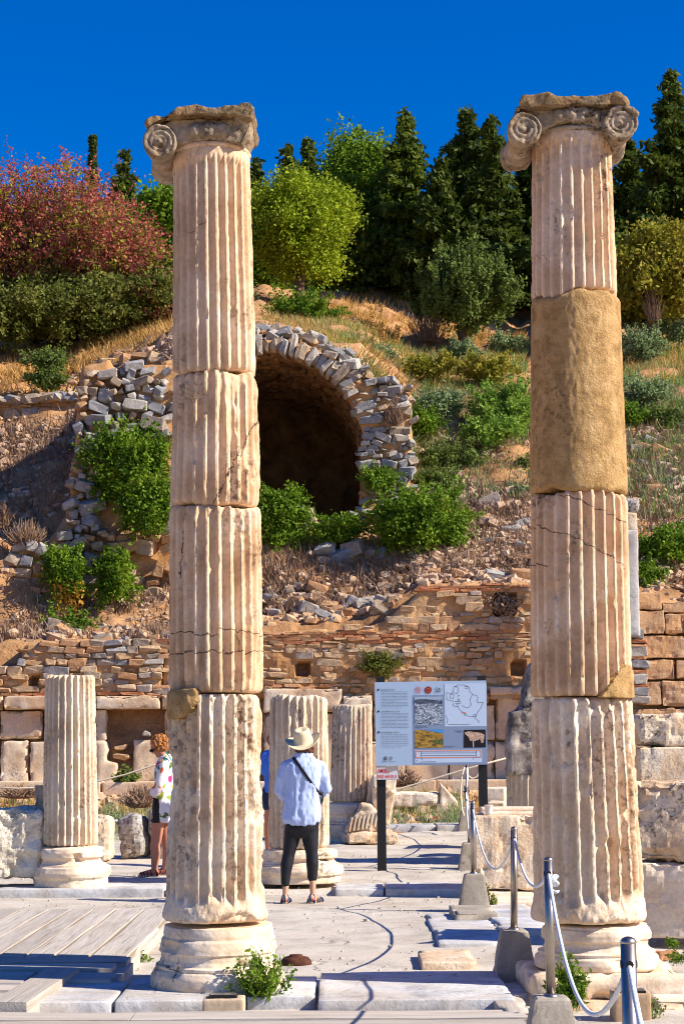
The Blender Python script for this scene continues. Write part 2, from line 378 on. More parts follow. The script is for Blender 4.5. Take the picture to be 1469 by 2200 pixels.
# ================================================================ ground and hill
_X0 = (0, 150, 370, 560, 780, 900, 1140, 1469)
_prof = {   # pixel rows the ground passes at a given distance, used to survey the hillside once
 0: [(34.3, 1385), (35.5, 1345), (36.2, 1190), (38, 1130), (41, 1010), (43.8, 955), (44.3, 865), (48, 752), (52, 725), (58, 690), (85, 545)],
 150: [(34.3, 1385), (35.5, 1350), (36.6, 1290), (38.4, 1060), (41, 980), (43.8, 925), (44.3, 850), (48, 750), (52, 715), (58, 680), (85, 540)],
 370: [(34.3, 1385), (35.5, 1345), (36.6, 1260), (37.9, 1120), (38.5, 775), (42, 735), (46, 712), (52, 660), (58, 620), (85, 500)],
 560: [(34.3, 1350), (35.5, 1310), (36.6, 1220), (37.9, 1125), (38.5, 735), (42, 715), (46, 700), (52, 665), (58, 630), (85, 480)],
 780: [(34.3, 1335), (35.5, 1290), (36.6, 1215), (37.9, 1125), (38.5, 805), (42, 760), (46, 728), (52, 690), (58, 650), (85, 480)],
 900: [(34.3, 1262), (35.5, 1235), (36.6, 1180), (37.9, 1110), (38.5, 1060), (42, 880), (46, 800), (52, 738), (58, 660), (85, 480)],
 1140: [(34.3, 1262), (35.5, 1225), (36.6, 1160), (37.9, 1080), (38.5, 1050), (42, 900), (46, 815), (52, 748), (58, 690), (85, 480)],
 1469: [(34.3, 1330), (35.5, 1240), (36.6, 1150), (37.9, 1060), (38.5, 1030), (42, 900), (46, 820), (52, 735), (58, 690), (85, 480)]}
_D = [34.3, 35.5, 36.6, 37.9, 38.5, 42, 46, 52, 58, 85]
_ZT = np.zeros((len(_D), len(_X0)))
for jx, px in enumerate(_X0):
    pr = _prof[px]; dd = [a for a, _ in pr]; yy = [b for _, b in pr]
    for i, d in enumerate(_D): _ZT[i, jx] = P(px, np.interp(d, dd, yy), d).z
_ZF = [(0, -.12), (27.5, -.12), (29.4, .24), (31, .35), (33.7, .72), (34.25, .8)]
def zt(X, d):
    X = np.asarray(X, float); d = np.asarray(d, float)
    px = np.clip(CX+X*F/np.maximum(d, 1), 0, 1469)
    k = np.clip(np.searchsorted(_D, d)-1, 0, len(_D)-2); D = np.array(_D)
    w = np.clip((d-D[k])/(D[k+1]-D[k]), 0, 1)
    jx = np.clip(np.searchsorted(_X0, px)-1, 0, len(_X0)-2); XX = np.array(_X0)
    u = np.clip((px-XX[jx])/(XX[jx+1]-XX[jx]), 0, 1)
    z = (_ZT[k, jx]*(1-u)+_ZT[k, jx+1]*u)*(1-w)+(_ZT[k+1, jx]*(1-u)+_ZT[k+1, jx+1]*u)*w
    z = z-np.clip(d-85, 0, 200)*.12
    zf = np.interp(d, [a for a, _ in _ZF], [b for _, b in _ZF])
    return np.where(d < 34.3, zf, z)
def zt1(X, d): return float(zt([X], [d])[0])
def hillmesh():
    ds = np.concatenate([np.arange(21.4, 34.2, .25), np.arange(34.3, 46, .13), np.arange(46, 62, .3), np.arange(62, 90, 1.5), np.arange(90, 160, 8)])
    us = np.concatenate([np.linspace(-1.1, -.22, 22)[:-1], np.linspace(-.22, .22, 190), np.linspace(.22, 1.1, 22)[1:]])
    U, Dm = np.meshgrid(us, ds); X = (U*Dm).ravel(); Dd = Dm.ravel()
    z = zt(X, Dd); p = np.stack([X, Dd, z], 1)
    z = z+fbm(p, .9, 4, 3)*np.interp(Dd, [21, 30, 34.2, 36, 40, 60], [0, .05, .04, .16, .22, .5])+fbm(p, 4, 3, 5)*np.interp(Dd, [21, 30, 36, 60], [0, .03, .08, .1])
    z = np.where(Dd < 21.5, -.12, z)
    v = np.stack([X, Dd, z], 1); f = grid(len(us), len(ds))
    c = v[f].mean(1)
    hole = (c[:, 1] > 37.86) & (c[:, 1] < 38.62) & (c[:, 0] > -3.35) & (c[:, 0] < .42)
    return npmesh('hillside', v, f[~hole], True)
tag(link('hillside', hillmesh(), M_soil, loc=(0, 0, 0)), kind='structure')
gp = npmesh('ground', [(-300, -40, -.14), (300, -40, -.14), (300, 400, -.14), (-300, 400, -.14)], np.array([[0, 1, 2, 3]]))
tag(link('ground', gp, M_soil, loc=(0, 0, 0)), kind='structure')
def sheet(name, x0, x1, y0, y1, z, mat, res=.12, amp=.01, seed=1, skirt=.1, rise=0):
    nx = max(2, int((x1-x0)/res)); ny = max(2, int((y1-y0)/res))
    xs = np.linspace(x0, x1, nx); ys = np.linspace(y0, y1, ny); A, B = np.meshgrid(xs, ys)
    p = np.stack([A.ravel(), B.ravel(), np.full(A.size, z)], 1); p[:, 2] += amp*fbm(p, 1.5, 4, seed)+rise*(p[:, 1]-y0)/(y1-y0)
    e = (A.ravel() == x0) | (A.ravel() == x1) | (B.ravel() == y0) | (B.ravel() == y1); p[e, 2] -= skirt
    return tag(link(name, npmesh(name, p, grid(nx, ny), True), mat, loc=(0, 0, 0)), kind='structure')
sheet('path', -9, 9, 3.0, 20.7, 0.0, M_path, amp=.012)
sheet('forecourt', -9, 9, 20.6, 29.6, 0.03, M_path, amp=.03, seed=4, rise=.2)

# ================================================================ paving: slabs and planks
def slab_run(name, edges, label, mat=M_slab, group=None, seed=0):
    """edges: list of quads (x0,x1,y0,y1,ztop,thick)"""
    x0 = min(e[0] for e in edges); x1 = max(e[1] for e in edges)
    t = thing(name, ((x0+x1)/2, edges[0][2], 0), label, 'kerb', group)
    for i, (a, b, c, d, zt_, th) in enumerate(edges):
        me = rough_block(((a+b)/2, (c+d)/2, zt_-th), b-a-.012, d-c, th, 0, .04, .003, 3, .009, seed+i, chip=.005, chipscale=3)
        link('slab', me, mat, t)
    return t
def Xat(px, d): return (px-CX)/F*d
slab_run('marble_kerb', [(-2.45, -1.40, 11.75, 12.75, .075, .22), (-1.39, -.62, 11.75, 12.9, .08, .22), (-.61, -.18, 11.95, 12.95, .075, .2), (-.17, 1.02, 11.66, 13.05, .09, .2)],
         'near kerb of flat grey marble slabs running between the two tall columns', seed=3)
slab_run('marble_kerb', [(-6, -3.7, 20.3, 21.3, .085, .2), (-3.69, -1.9, 20.45, 21.3, .09, .2), (-1.89, -.9, 20.5, 21.4, .08, .2), (-.1, .42, 20.35, 21.25, .075, .2), (.43, 1.35, 20.3, 21.3, .08, .2), (1.36, 2.6, 20.2, 21.3, .09, .2)],
         'far kerb of marble slabs carrying the short fluted column stumps', seed=11)
slab_run('marble_kerb', [(.6, 1.4, 29.5, 30.3, .33, .2), (1.41, 2.6, 29.4, 30.3, .34, .2), (-.4, .59, 29.3, 30.2, .3, .2)], 'low marble kerb at the foot of the rubble in front of the back wall', seed=21)
# loose flags on the path to the right
def flag(px0, px1, py0, py1, z, label, th=.1, rz=0, seed=0, mat=M_slab):
    a = G(px0, py1, z); b = G(px1, py0, z)
    w = abs(b.x-a.x) if b.x != a.x else .3; y0, y1 = a.y, b.y
    x0 = a.x; x1 = G(px1, (py0+py1)/2, z).x
    me = rough_block(((x0+x1)/2, (y0+y1)/2, z-th), x1-x0, y1-y0, th, rz, .045, .004, 4, .01, seed, chip=.01)
    return tag(link('paving_slab', me, mat), label, 'paving slab')
flag(942, 1072, 1962, 2026, .03, 'square grey paving slab in the shade between the second and third bollards', seed=31)
flag(1075, 1160, 1935, 1998, .05, 'shaded marble slab against the left foot of the right tall column', seed=32)
flag(905, 1018, 2040, 2068, .05, 'small rough tan slab lying on the path behind the near kerb', seed=33, mat=M_block)
flag(975, 1062, 1944, 1962, .09, 'narrow grey stone strip in front of the second farthest bollard', seed=34, mat=M_concrete)
flag(1050, 1150, 1902, 1937, .07, 'pale slab between the big tan block and the right tall column', seed=35, mat=M_base)
flag(1062, 1140, 2098, 2135, .03, 'light slab beside the left corner of the right column plinth', seed=36)
flag(1400, 1469, 2055, 2150, .06, 'pale slab to the right of the right column base', seed=37, mat=M_base)
stub = flag(1075, 1130, 2135, 2175, .08, 'short grey plank offcut at the right end of the front boardwalk', seed=38, mat=M_wood); stub.name = 'plank_offcut'; stub['category'] = 'plank'

def plank(parent, x0, x1, y0, y1, z, th=.12, along='Y', rz=0, seed=0):
    L, Wd = (y1-y0, x1-x0) if along == 'Y' else (x1-x0, y1-y0)
    n = max(4, int(L/.25))
    # lengthwise cuts so the board can warp
    ys = np.linspace(-L/2, L/2, n+1); sec = np.array([[-1, 0], [-.96, 1], [.96, 1], [1, 0]])*np.array([(Wd-.016)/2, th])
    v = np.array([(a, y, b) for y in ys for a, b in sec]); m = 4
    fs = [(j*m+k, j*m+(k+1) % m, (j+1)*m+(k+1) % m, (j+1)*m+k) for j in range(n) for k in range(m)]
    fs = np.array(fs+[(3, 2, 1, 0), (n*m, n*m+1, n*m+2, n*m+3)])
    v[:, 2] += .006*fbm(v+seed*7.7, 1.3, 2, seed); v[:, 0] += .006*fbm(v+seed*3.3, 1.1, 2, seed+1)
    me = npmesh('plank', v, fs[:, ::-1])
    o = link('plank', me, M_wood, parent, ((x0+x1)/2, (y0+y1)/2, z-th)); o.rotation_euler.z = (0 if along == 'Y' else -math.pi/2)+rz
    return o
dk = thing('boardwalk', (-3.6, 14, 0), 'grey timber boardwalk left of the left tall column, boards running away from the viewer', 'boardwalk')
x = -1.52; i = 0
while x > -6.2:
    w = rnd.choice([.2, .24, .27, .25]); j = rnd.uniform(15, 17)
    if i % 2: plank(dk, x-w, x, 13.72, j, .13, seed=i); plank(dk, x-w, x, j+.01, 17.55, .128, seed=i+50)
    else: plank(dk, x-w, x, 13.72, 17.55, .13, seed=i)
    x -= w+.006; i += 1
for a in (-1.56, -3, -5): link('bearer', npmesh('bearer', *box((a, 15.6, .035), (.1, 3.7, .1))), M_wood, dk)
filler = simple('packed_dirt', (.27, .21, .15), .9)
link('dirt_filling', npmesh('dirt', *box((-3.86, 15.63, .072), (4.66, 3.78, .09))), filler, dk)
dk2 = thing('boardwalk', (-3.6, 12.7, 0), 'shaded timber step boards crossing to the left of the left column base', 'boardwalk')
for k, (y0, y1, z) in enumerate([(13.38, 13.70, .125), (13.05, 13.36, .12), (12.72, 13.03, .115), (12.4, 12.7, .11), (12.08, 12.38, .10), (11.78, 12.06, .09), (11.44, 11.76, .085)]):
    xr = -1.56 if k < 2 else -2.06
    if k == 0: xr = -1.5
    plank(dk2, -3.9, xr, y0, y1, z, along='X', seed=80+k); plank(dk2, -6.4, -3.92, y0, y1, z-.003, along='X', seed=90+k)
plank(dk2, -2.04, -1.80, 11.4, 13.03, .125, seed=99, rz=R(-3))
plank(dk2, -1.80, -1.52, 12.62, 13.03, .10, along='X', seed=98)
link('step_block', npmesh('step_block', *box((-1.62, 13.2, .03), (.28, .9, .12))), M_wood, dk2)
link('dirt_filling', npmesh('dirt', *box((-4.2, 12.55, .03), (4.2, 2.2, .09))), filler, dk2)
dk3 = thing('boardwalk', (-2, 10.9, 0), 'weathered boardwalk of long boards along the bottom edge of the view', 'boardwalk')
rows = [(11.02, 11.36), (10.67, 11.0), (10.3, 10.65), (9.9, 10.28), (9.5, 9.88)]
for k, (y0, y1) in enumerate(rows):
    cuts = [[-6, -1.22, 1.03], [-6, -1.95, 1.0], [-6, -3, -.3, .98], [-6, -1.1, 1.0], [-6, -.5, .95]][k]
    for a, b in zip(cuts, cuts[1:]): plank(dk3, a+.01, b, y0, y1, .07, along='X', seed=120+k*5+int(b*3))
# ================================================================ masonry walls
def chamfer_rock(seed, boxy=.8, n=3):
    r = random.Random(seed); bm = bmesh.new()
    for sx in (-1, 1):
        for sy in (-1, 1):
            for sz in (-1, 1):
                if boxy > .5:
                    for ax in range(3):
                        p = [sx*.5, sy*.5, sz*.5]; p[ax] *= r.uniform(.5, .9); j = .075 if boxy > .7 else .13
                        bm.verts.new([q+r.uniform(-j, j*.6) for q in p])
                else:
                    p = Vector((sx, sy, sz)).normalized(); p = Vector([q+r.uniform(-.35, .35) for q in p]).normalized()*.58*r.uniform(.85, 1.05); bm.verts.new(p)
    if boxy <= .5:
        for _ in range(5):
            p = Vector([r.uniform(-1, 1) for _ in range(3)]).normalized()*.56; bm.verts.new(p)
    h = bmesh.ops.convex_hull(bm, input=bm.verts)
    bmesh.ops.delete(bm, geom=list({g for g in h['geom_interior']+h['geom_unused'] if isinstance(g, bmesh.types.BMVert)}), context='VERTS')
    bmesh.ops.dissolve_limit(bm, angle_limit=R(12), verts=bm.verts, edges=bm.edges)
    bmesh.ops.recalc_face_normals(bm, faces=bm.faces)
    return bmmesh('stone', bm)
BOXY = [chamfer_rock(s, .8) for s in range(14)]; MIDY = [chamfer_rock(50+s, .6) for s in range(16)]; ROUNDY = [chamfer_rock(100+s, .3) for s in range(14)]
def setm(lst, mat):
    out = []
    for m in lst:
        c = m.copy(); c.materials.clear(); c.materials.append(mat); out.append(c)
    return out
BW, RW = setm(BOXY[:4]+MIDY, M_wallstone), setm(ROUNDY, M_wallstone)
BG, RG = setm(BOXY[:4]+MIDY, M_greystone), setm(ROUNDY, M_greystone)
BT = setm(BOXY, M_tile)
MIXG = BG+RG; 
def stone(parent, p, s, meshes, tilt=.12, rot=None, name='stone', rs=rnd):
    o = bpy.data.objects.new(name, rs.choice(meshes)); C.collection.objects.link(o)
    if parent: o.parent = parent; o.location = Vector(p)-world(parent)
    else: o.location = p
    o.scale = s; o.rotation_euler = rot if rot else (rs.uniform(-tilt, tilt), rs.uniform(-tilt, tilt)*1.3, rs.uniform(-tilt, tilt))
    return o
def joinstuff(name, items, mat, parent=None):
    """items: (pos, scale, euler, mesh) joined into one part"""
    ps = []
    for p, s, e, me in items:
        v = getv(me)*np.array(s); v = v@np.array(e.to_matrix()).T+np.array(p)
        # triangulate polygons by fan
        f = []
        for q in me.polygons:
            q = list(q.vertices); f += [(q[0], q[k], q[k+1]) for k in range(1, len(q)-1)]
        ps.append((v, np.array(f)))
    v, f = merge(ps); o = link(name, npmesh(name, v, f), mat, parent); return tag(o, kind='stuff')
from mathutils import Euler
def backing(name, poly, d, thick, mat, parent, voxel=.09, amp=.05, tilt=0, seed=0, scale=2.2, holes=(), dtop=0):
    """solid wall core traced at its own distance and given its real thickness"""
    pts = [P(x, y, d) for x, y in poly]
    v, f = prism([(p.x, p.z) for p in pts], d, d+thick)
    me = npmesh('core', v, f)
    bm = bmesh.new(); bm.from_mesh(me); bmesh.ops.recalc_face_normals(bm, faces=bm.faces); bmesh.ops.triangulate(bm, faces=bm.faces); bm.to_mesh(me); bm.free()
    if voxel: me = evalmesh(me, [('REMESH', dict(mode='VOXEL', voxel_size=voxel)), ('SMOOTH', dict(factor=.5, iterations=1))])
    v = getv(me); n = getn(me)
    v = v+n*(amp*fbm(v, scale, 4, seed))[:, None]
    if dtop:
        z0, z1 = v[:, 2].min(), v[:, 2].max(); v[:, 1] += dtop*(v[:, 2]-z0)/(z1-z0)
    for (hx, hy, hw, hh) in holes:
        c = P(hx, hy, d); m = (abs(v[:, 0]-c.x) < hw/2) & (abs(v[:, 2]-c.z) < hh/2) & (v[:, 1] < d+thick*.6); v[m, 1] += thick*.5
    setv(me, v); return link(name, me, mat, parent)
def rubble(parent, poly, d, hrange, aspect, meshes, depth=.22, proud=.05, maxn=290, tilt=.1, seed=0, skip=(), keep=1.0, dtop=0, extra_mat=None, tiles=(), name='stone', jitter=.0):
    """courses of single stones over a wall face given by its outline; each stone is an object"""
    rs = random.Random(seed); pts = [P(x, y, d) for x, y in poly]; q = [(p.x, p.z) for p in pts]
    x0, x1 = min(a for a, _ in q), max(a for a, _ in q); z0, z1 = min(b for _, b in q), max(b for _, b in q)
    z = z0; out = []; hk = [(P(a, b, d), w, h) for a, b, w, h in skip]
    tz = [P(735, t, d).z for t in tiles]
    while z < z1:
        h = rs.uniform(*hrange); ms = meshes; asp = aspect
        tl = any(z <= t < z+h for t in tz)
        if tl: h = .055; ms = BT; asp = (4, 8)
        x = x0-rs.uniform(0, .3)
        while x < x1:
            w = h*rs.uniform(*asp); cx, cz = x+w/2, z+h/2+rs.uniform(-1, 1)*jitter*h
            if inpoly(cx, cz, q) and rs.random() < keep and not any(abs(cx-c.x) < (a+w)/2 and abs(cz-c.z) < (b+h)/2 for c, a, b in hk):
                hh = h*rs.uniform(.66, 1.12); cz += h*rs.uniform(-.1, .1)
                yy = d+depth/2-proud*rs.uniform(.3, 1.3)+(dtop*(cz-z0)/(z1-z0) if dtop else 0)
                out.append(((cx, yy, cz), (w*rs.uniform(.88, 1.0), depth*rs.uniform(.9, 1.15), hh), ms, 'tile' if tl else name))
            x += w
        z += h*(.98 if tl else .95)
    rs.shuffle(out); out.sort(key=lambda o: -o[1][0]*o[1][2])
    for p, s, ms, nm in out[:maxn]: stone(parent, p, s, ms, tilt*(.3 if nm == 'tile' else 1), name=nm, rs=rs)
    if len(out) > maxn:
        joinstuff('small_stones', [(p, s, Euler((rs.uniform(-tilt, tilt), rs.uniform(-tilt, tilt), 0)), rs.choice(ms)) for p, s, ms, nm in out[maxn:]], (out[0][2][0].materials[0]), parent)
    return len(out)
# ---- the long back wall, in three lengths: upper masonry over marble facing
def T(px, py, d): p = P(px, py, d); return (p.x, p.y, p.z)
wc = thing('ruined_wall', T(850, 1690, 34), 'long tan masonry wall with tile courses behind the sign and between the two tall columns', 'wall', 'lengths of the long ruined back wall')
polyc = [(350, 1500), (350, 1375), (470, 1370), (560, 1362), (640, 1352), (720, 1350), (790, 1345), (830, 1330), (880, 1292), (905, 1262), (1000, 1256), (1080, 1250), (1150, 1254), (1215, 1262), (1215, 1500)]
hc = [(648, 1437, .2, .2), (1110, 1432, .22, .22), (1085, 1300, .4, .32)]
backing('core', polyc, 34.0, .7, M_mortar, wc, .075, .055, seed=2, holes=hc, scale=2.6)
rubble(wc, polyc, 34.0, (.075, .17), (1.3, 3.6), BW*2+RW, depth=.2, proud=.035, maxn=294, tilt=.08, seed=5, skip=hc, keep=.88, tiles=(1475, 1378, 1367, 1358, 1262, 1245))
wl = thing('ruined_wall', T(180, 1690, 34), 'low tan stone wall over marble blocks behind the left column stump', 'wall', 'lengths of the long ruined back wall')
polyl = [(-330, 1500), (-330, 1420), (-60, 1440), (0, 1438), (45, 1425), (50, 1385), (130, 1378), (200, 1380), (290, 1376), (350, 1375), (350, 1500)]
hl = [(74, 1461, .13, .14)]
backing('core', polyl, 34.0, .7, M_mortar, wl, .075, .05, seed=3, holes=hl)
rubble(wl, polyl, 34.0, (.10, .2), (1.2, 3.2), BW*4+BG+RW, depth=.24, proud=.07, maxn=240, tilt=.1, seed=8, skip=hl, tiles=(1488,))
# marble facing below: blocks as parts
def blocks(parent, rects, d, mat, depth=.45, amp=.02, seed=0, name='marble_block'):
    for i, r in enumerate(rects):
        x0, x1, y0, y1 = r[:4]; dd = d+(r[4] if len(r) > 4 else 0)
        a = P(x0, y1, dd); b = P(x1, y0, dd)
        me = rough_block(((a.x+b.x)/2, dd+depth/2, a.z), b.x-a.x-.015, depth, b.z-a.z-.012, 0, .05, min(amp, .02), 5, .014, seed+i, chip=.03, chipscale=5, smooth=amp < .03)
        link(name, me, mat, parent)
blocks(wl, [(-330, -150, 1493, 1526), (-148, 6, 1493, 1526), (8, 190, 1493, 1524), (206, 344, 1492, 1523), (346, 420, 1490, 1524)], 33.82, M_ortho, .7, .015, 40, 'cornice_block')
blocks(wl, [(-330, -100, 1528, 1592), (-98, -2, 1528, 1592), (0, 92, 1526, 1588), (94, 200, 1526, 1590), (202, 229, 1524, 1589), (-300, -102, 1594, 1690), (-100, -2, 1594, 1690), (0, 62, 1590, 1692), (64, 202, 1592, 1692), (204, 226, 1591, 1692), (286, 366, 1588, 1690), (353, 372, 1526, 1586), (374, 470, 1526, 1690)], 34.0, M_ortho, .5, .018, 60)
nich = thing('broken_block', T(240, 1690, 33.9), 'jagged broken marble block left of the dark rubble niche', 'marble block')
link('block', fuse([prism([(T(a, b, 33.9)[0], T(a, b, 33.9)[2]) for a, b in [(228, 1592), (232, 1610), (226, 1635), (250, 1640), (252, 1690), (206, 1692), (206, 1592)][::-1]], 33.9, 34.3)], .04, 1, .02, 4, seed=4), M_ortho, nich)
polyn = [(226, 1692), (226, 1524), (358, 1524), (358, 1692)]
backing('niche_back', polyn, 34.45, .3, M_mortar, wl, .08, .05, seed=6)
rubble(wl, polyn, 34.42, (.1, .2), (1, 2.0), BW+RW, depth=.22, proud=.1, maxn=52, tilt=.3, seed=12, name='niche_stone')
for k, (a, b, w, h) in enumerate([(248, 1668, .35, .28), (240, 1645, .3, .16), (262, 1625, .35, .14), (275, 1660, .2, .2), (262, 1605, .3, .12)]): stone(wl, T(a, b, 34.1), (w, .3, h), RW, .2, name='niche_stone')
blocks(wc, [(566, 735, 1478, 1530), (737, 800, 1492, 1527), (802, 1050, 1480, 1512), (1052, 1142, 1474, 1492), (1144, 1230, 1474, 1494)], 33.8, M_ortho, .7, .014, 90, 'cornice_block')
blocks(wc, [(700, 800, 1530, 1590, .05), (802, 905, 1514, 1590, .05), (907, 1062, 1514, 1590, .05), (1064, 1150, 1496, 1590, .05), (566, 640, 1532, 1692), (642, 730, 1532, 1692), (732, 870, 1592, 1692), (872, 963, 1592, 1692), (965, 1062, 1592, 1692), (1064, 1200, 1592, 1692)], 34.0, M_ortho, .5, .014, 110)
# plinth ledge at the foot
lw = slab_run('wall_plinth', [(-7, -4.2, 33.3, 34.0, .95, .3), (-4.19, -2.6, 33.35, 34.0, .93, .3), (-1.5, .1, 33.35, 34.0, .92, .3), (.11, 1.6, 33.3, 34.0, .93, .3), (1.61, 3.4, 33.35, 34.0, .93, .3)], 'worn marble plinth course along the foot of the back wall', M_ortho, seed=51)
lw['category'] = 'plinth'
wr = thing('ruined_wall', T(1420, 1600, 33.4), 'wall of large squared tan blocks to the right of the right tall column', 'wall')
blocks(wr, [(1372, 1426, 1310, 1362), (1428, 1470, 1318, 1362), (1472, 1540, 1320, 1362), (1368, 1420, 1272, 1309), (1422, 1475, 1290, 1316), (1375, 1470, 1364, 1414), (1472, 1560, 1364, 1414), (1378, 1450, 1416, 1460), (1452, 1560, 1416, 1458), (1378, 1420, 1462, 1515), (1422, 1470, 1462, 1518), (1472, 1560, 1462, 1518), (1345, 1375, 1330, 1364), (1365, 1560, 1520, 1690)], 33.3, stone_mat('tan_block_marble', (.60, .42, .26), (.52, .34, .2), (.36, .22, .12), warm=(.58, .3, .12), warm_amt=.8, scale=1.8, bumpd=.03), .6, .04, 140, 'squared_block')
backing('core', [(1350, 1690), (1350, 1330), (1372, 1280), (1450, 1290), (1560, 1310), (1560, 1690)], 33.6, .7, M_mortar, wr, .1, .05, seed=9)
for k, (a, b, w, h, ms) in enumerate([(1364, 1362, .2, .16, BG), (1365, 1378, .3, .06, BT), (1364, 1387, .3, .05, BT), (1366, 1399, .3, .17, BG), (1366, 1414, .26, .06, BT), (1368, 1426, .3, .14, BG), (1367, 1443, .28, .06, BT), (1368, 1459, .26, .17, BG), (1368, 1475, .3, .05, BT), (1370, 1486, .26, .14, BG), (1372, 1503, .3, .12, BG)]):
    stone(wr, T(a+3, b, 33.3), (w, .3, h), ms, .04, name='tile' if ms is BT else 'stone')
# leaning grey slab standing on the wall behind the right column
tag(link('marble_slab', rough_block(T(1356, 1368, 33.2), .24, .35, P(1356, 1140, 33.2).z-P(1356, 1368, 33.2).z, 0, .06, .012, 4, .02, 7), M_slab), 'narrow upright grey marble slab beside the right tall column', 'marble slab')
tag(link('marble_block', rough_block(T(1354, 1142, 33.2), .2, .35, .32, 0, .06, .02, 4, .03, 8), M_block), 'small tan block on top of the narrow upright grey slab', 'marble block')
tag(link('rubble_stone', rough_block(T(1352, 1104, 33.3), .3, .3, .26, 0, .06, .03, 5, .06, 9), M_greyrock), 'rounded grey stone balanced above the narrow upright slab', 'stone')

def closed0(ps):
    out = []
    for v, f in ps:
        m = npmesh('t', v, f); bm = bmesh.new(); bm.from_mesh(m); bmesh.ops.recalc_face_normals(bm, faces=bm.faces); bmesh.ops.triangulate(bm, faces=bm.faces); bm.to_mesh(m); bm.free()
        out.append((getv(m), np.array([list(q.vertices) for q in m.polygons]))); bpy.data.meshes.remove(m)
    return out
# ---- vaulted chamber
va = thing('vault_ruin', T(575, 1110, 38), 'ruined grey rubble vault with a dark arched opening in the hillside', 'vault')
DV = 38.0; cx_, cy_, rr_ = 573, 957, 203
arc = [(cx_+rr_*math.cos(t), cy_-rr_*math.sin(t)) for t in np.linspace(0, math.pi, 25)]
polyv = [(775, 1130)]+arc+[(371, 1130), (345, 1130), (345, 1000), (330, 850), (350, 775), (450, 738), (560, 728), (640, 736), (705, 768), (760, 806), (830, 834), (886, 842), (884, 900), (884, 1000), (882, 1075), (850, 1110), (775, 1130)]
backing('core', polyv[:-1], DV, .9, M_mortar, va, .085, .05, seed=21)
# inner barrel
vr0 = random.Random(77); M_vaultshade = stone_mat('shade_toned_masonry', (.30, .18, .09), (.20, .11, .05), (.08, .04, .02), scale=2.5, bumpd=.05)  # chamber stone coloured darker, its inner shade painted into the brown
def barrel():
    a0, y0 = P(371, 1130, DV), P(775, 1130, DV); c = P(cx_, cy_, DV); r = (P(cx_+rr_, cy_, DV).x-c.x)+.03
    zb = a0.z-.3; ds = np.linspace(DV+.25, DV+6.5, 60)
    pr = [(r, zb+(c.z-zb)*k/14-c.z) for k in range(14)]+[(r*math.cos(t), r*math.sin(t)) for t in np.linspace(0, math.pi, 46)]+[(-r, (c.z-zb)*(13-k)/14+zb-c.z) for k in range(14)]
    n = len(pr); v = np.array([(c.x+x, d, c.z+z) for d in ds for x, z in pr])
    q = v-np.array([c.x, 0, c.z]); q[:, 1] = 0; q /= np.linalg.norm(q, axis=1)[:, None]
    v = v+q*(.05*fbm(v, (3, 3, 3), 4, 5)+.04*np.sign(fbm(v, (5, 5, 5), 1, 6)))[:, None]
    o = link('barrel_lining', npmesh('barrel', v, grid(n, len(ds))), M_vaultshade, va)
    it = []
    for k in range(900):
        a = vr0.uniform(.05, math.pi-.05); yy = DV+.2+vr0.random()**1.3*4; s = vr0.uniform(.10, .22)
        it.append(((c.x+(r-.0)*math.cos(a), yy, c.z+(r-.0)*math.sin(a)), (s*.6, s*vr0.uniform(.8, 1.4), s*vr0.uniform(.5, .8)), Euler((0, math.pi/2-a, vr0.uniform(-.2, .2))), vr0.choice(MIDY)))
    joinstuff('soffit_stones', it, M_vaultshade, va)
    # back wall of the chamber and its floor
    g = 50; xs = np.linspace(-r-.2, r+.2, g); zs = np.linspace(zb-.2, c.z+r+.2, g); A, B = np.meshgrid(xs, zs)
    v = np.stack([c.x+A.ravel(), np.full(A.size, DV+6.3), B.ravel()], 1); v[:, 1] += .2*fbm(v, 1.6, 4, 8)
    link('back_wall', npmesh('bw', v, grid(g, g)), M_vaultshade, va)
    v = np.stack([c.x+A.ravel(), DV+.1+(B.ravel()-zs[0])/(zs[-1]-zs[0])*6.4, np.full(A.size, zb+.25)], 1); v[:, 2] += .1*fbm(v, 1.6, 4, 9)
    link('chamber_floor', npmesh('fl', v, grid(g, g)), M_soil, va)
barrel()
# voussoirs standing proud round the arch
vr = random.Random(4)
for t in np.arange(20, 168, 3.7):
    t = t+vr.uniform(-1, 1); a = R(t); ln = vr.uniform(.26, .48) if t > 35 else .24
    c = P(cx_, cy_, DV); r = (P(cx_+rr_, cy_, DV).x-c.x)+ln/2-.02
    p = (c.x+r*math.cos(a), DV+.12+vr.uniform(-.05, .05), c.z+r*math.sin(a))
    stone(va, p, (ln, .42, vr.uniform(.08, .17)), BG+RG, rot=(vr.uniform(-.1, .1), -a+vr.uniform(-.12, .12), vr.uniform(-.1, .1)), name='arch_stone')
for t in np.arange(18, 100, 3.2):
    for q in range(2):
        a = R(t+vr.uniform(-1, 1)); r = (P(cx_+rr_, cy_, DV).x-P(cx_, cy_, DV).x)+.42+.17*q+vr.uniform(-.03, .06); c = P(cx_, cy_, DV)
        stone(va, (c.x+r*math.cos(a), DV+.25+.25*q, c.z+r*math.sin(a)), (vr.uniform(.12, .26), .3, vr.uniform(.08, .17)), RG+BG+RW[:8], .5, name='arch_stone')
pier = [(775, 1125), (778, 1000), (772, 930), (762, 880), (745, 835), (715, 790), (690, 757), (730, 745), (770, 775), (830, 815), (890, 828), (888, 1075), (850, 1112)]
rubble(va, pier, DV, (.08, .19), (.8, 2.4), BG+RG+RW[:5], depth=.32, proud=.11, maxn=230, tilt=.35, seed=15, jitter=.1)
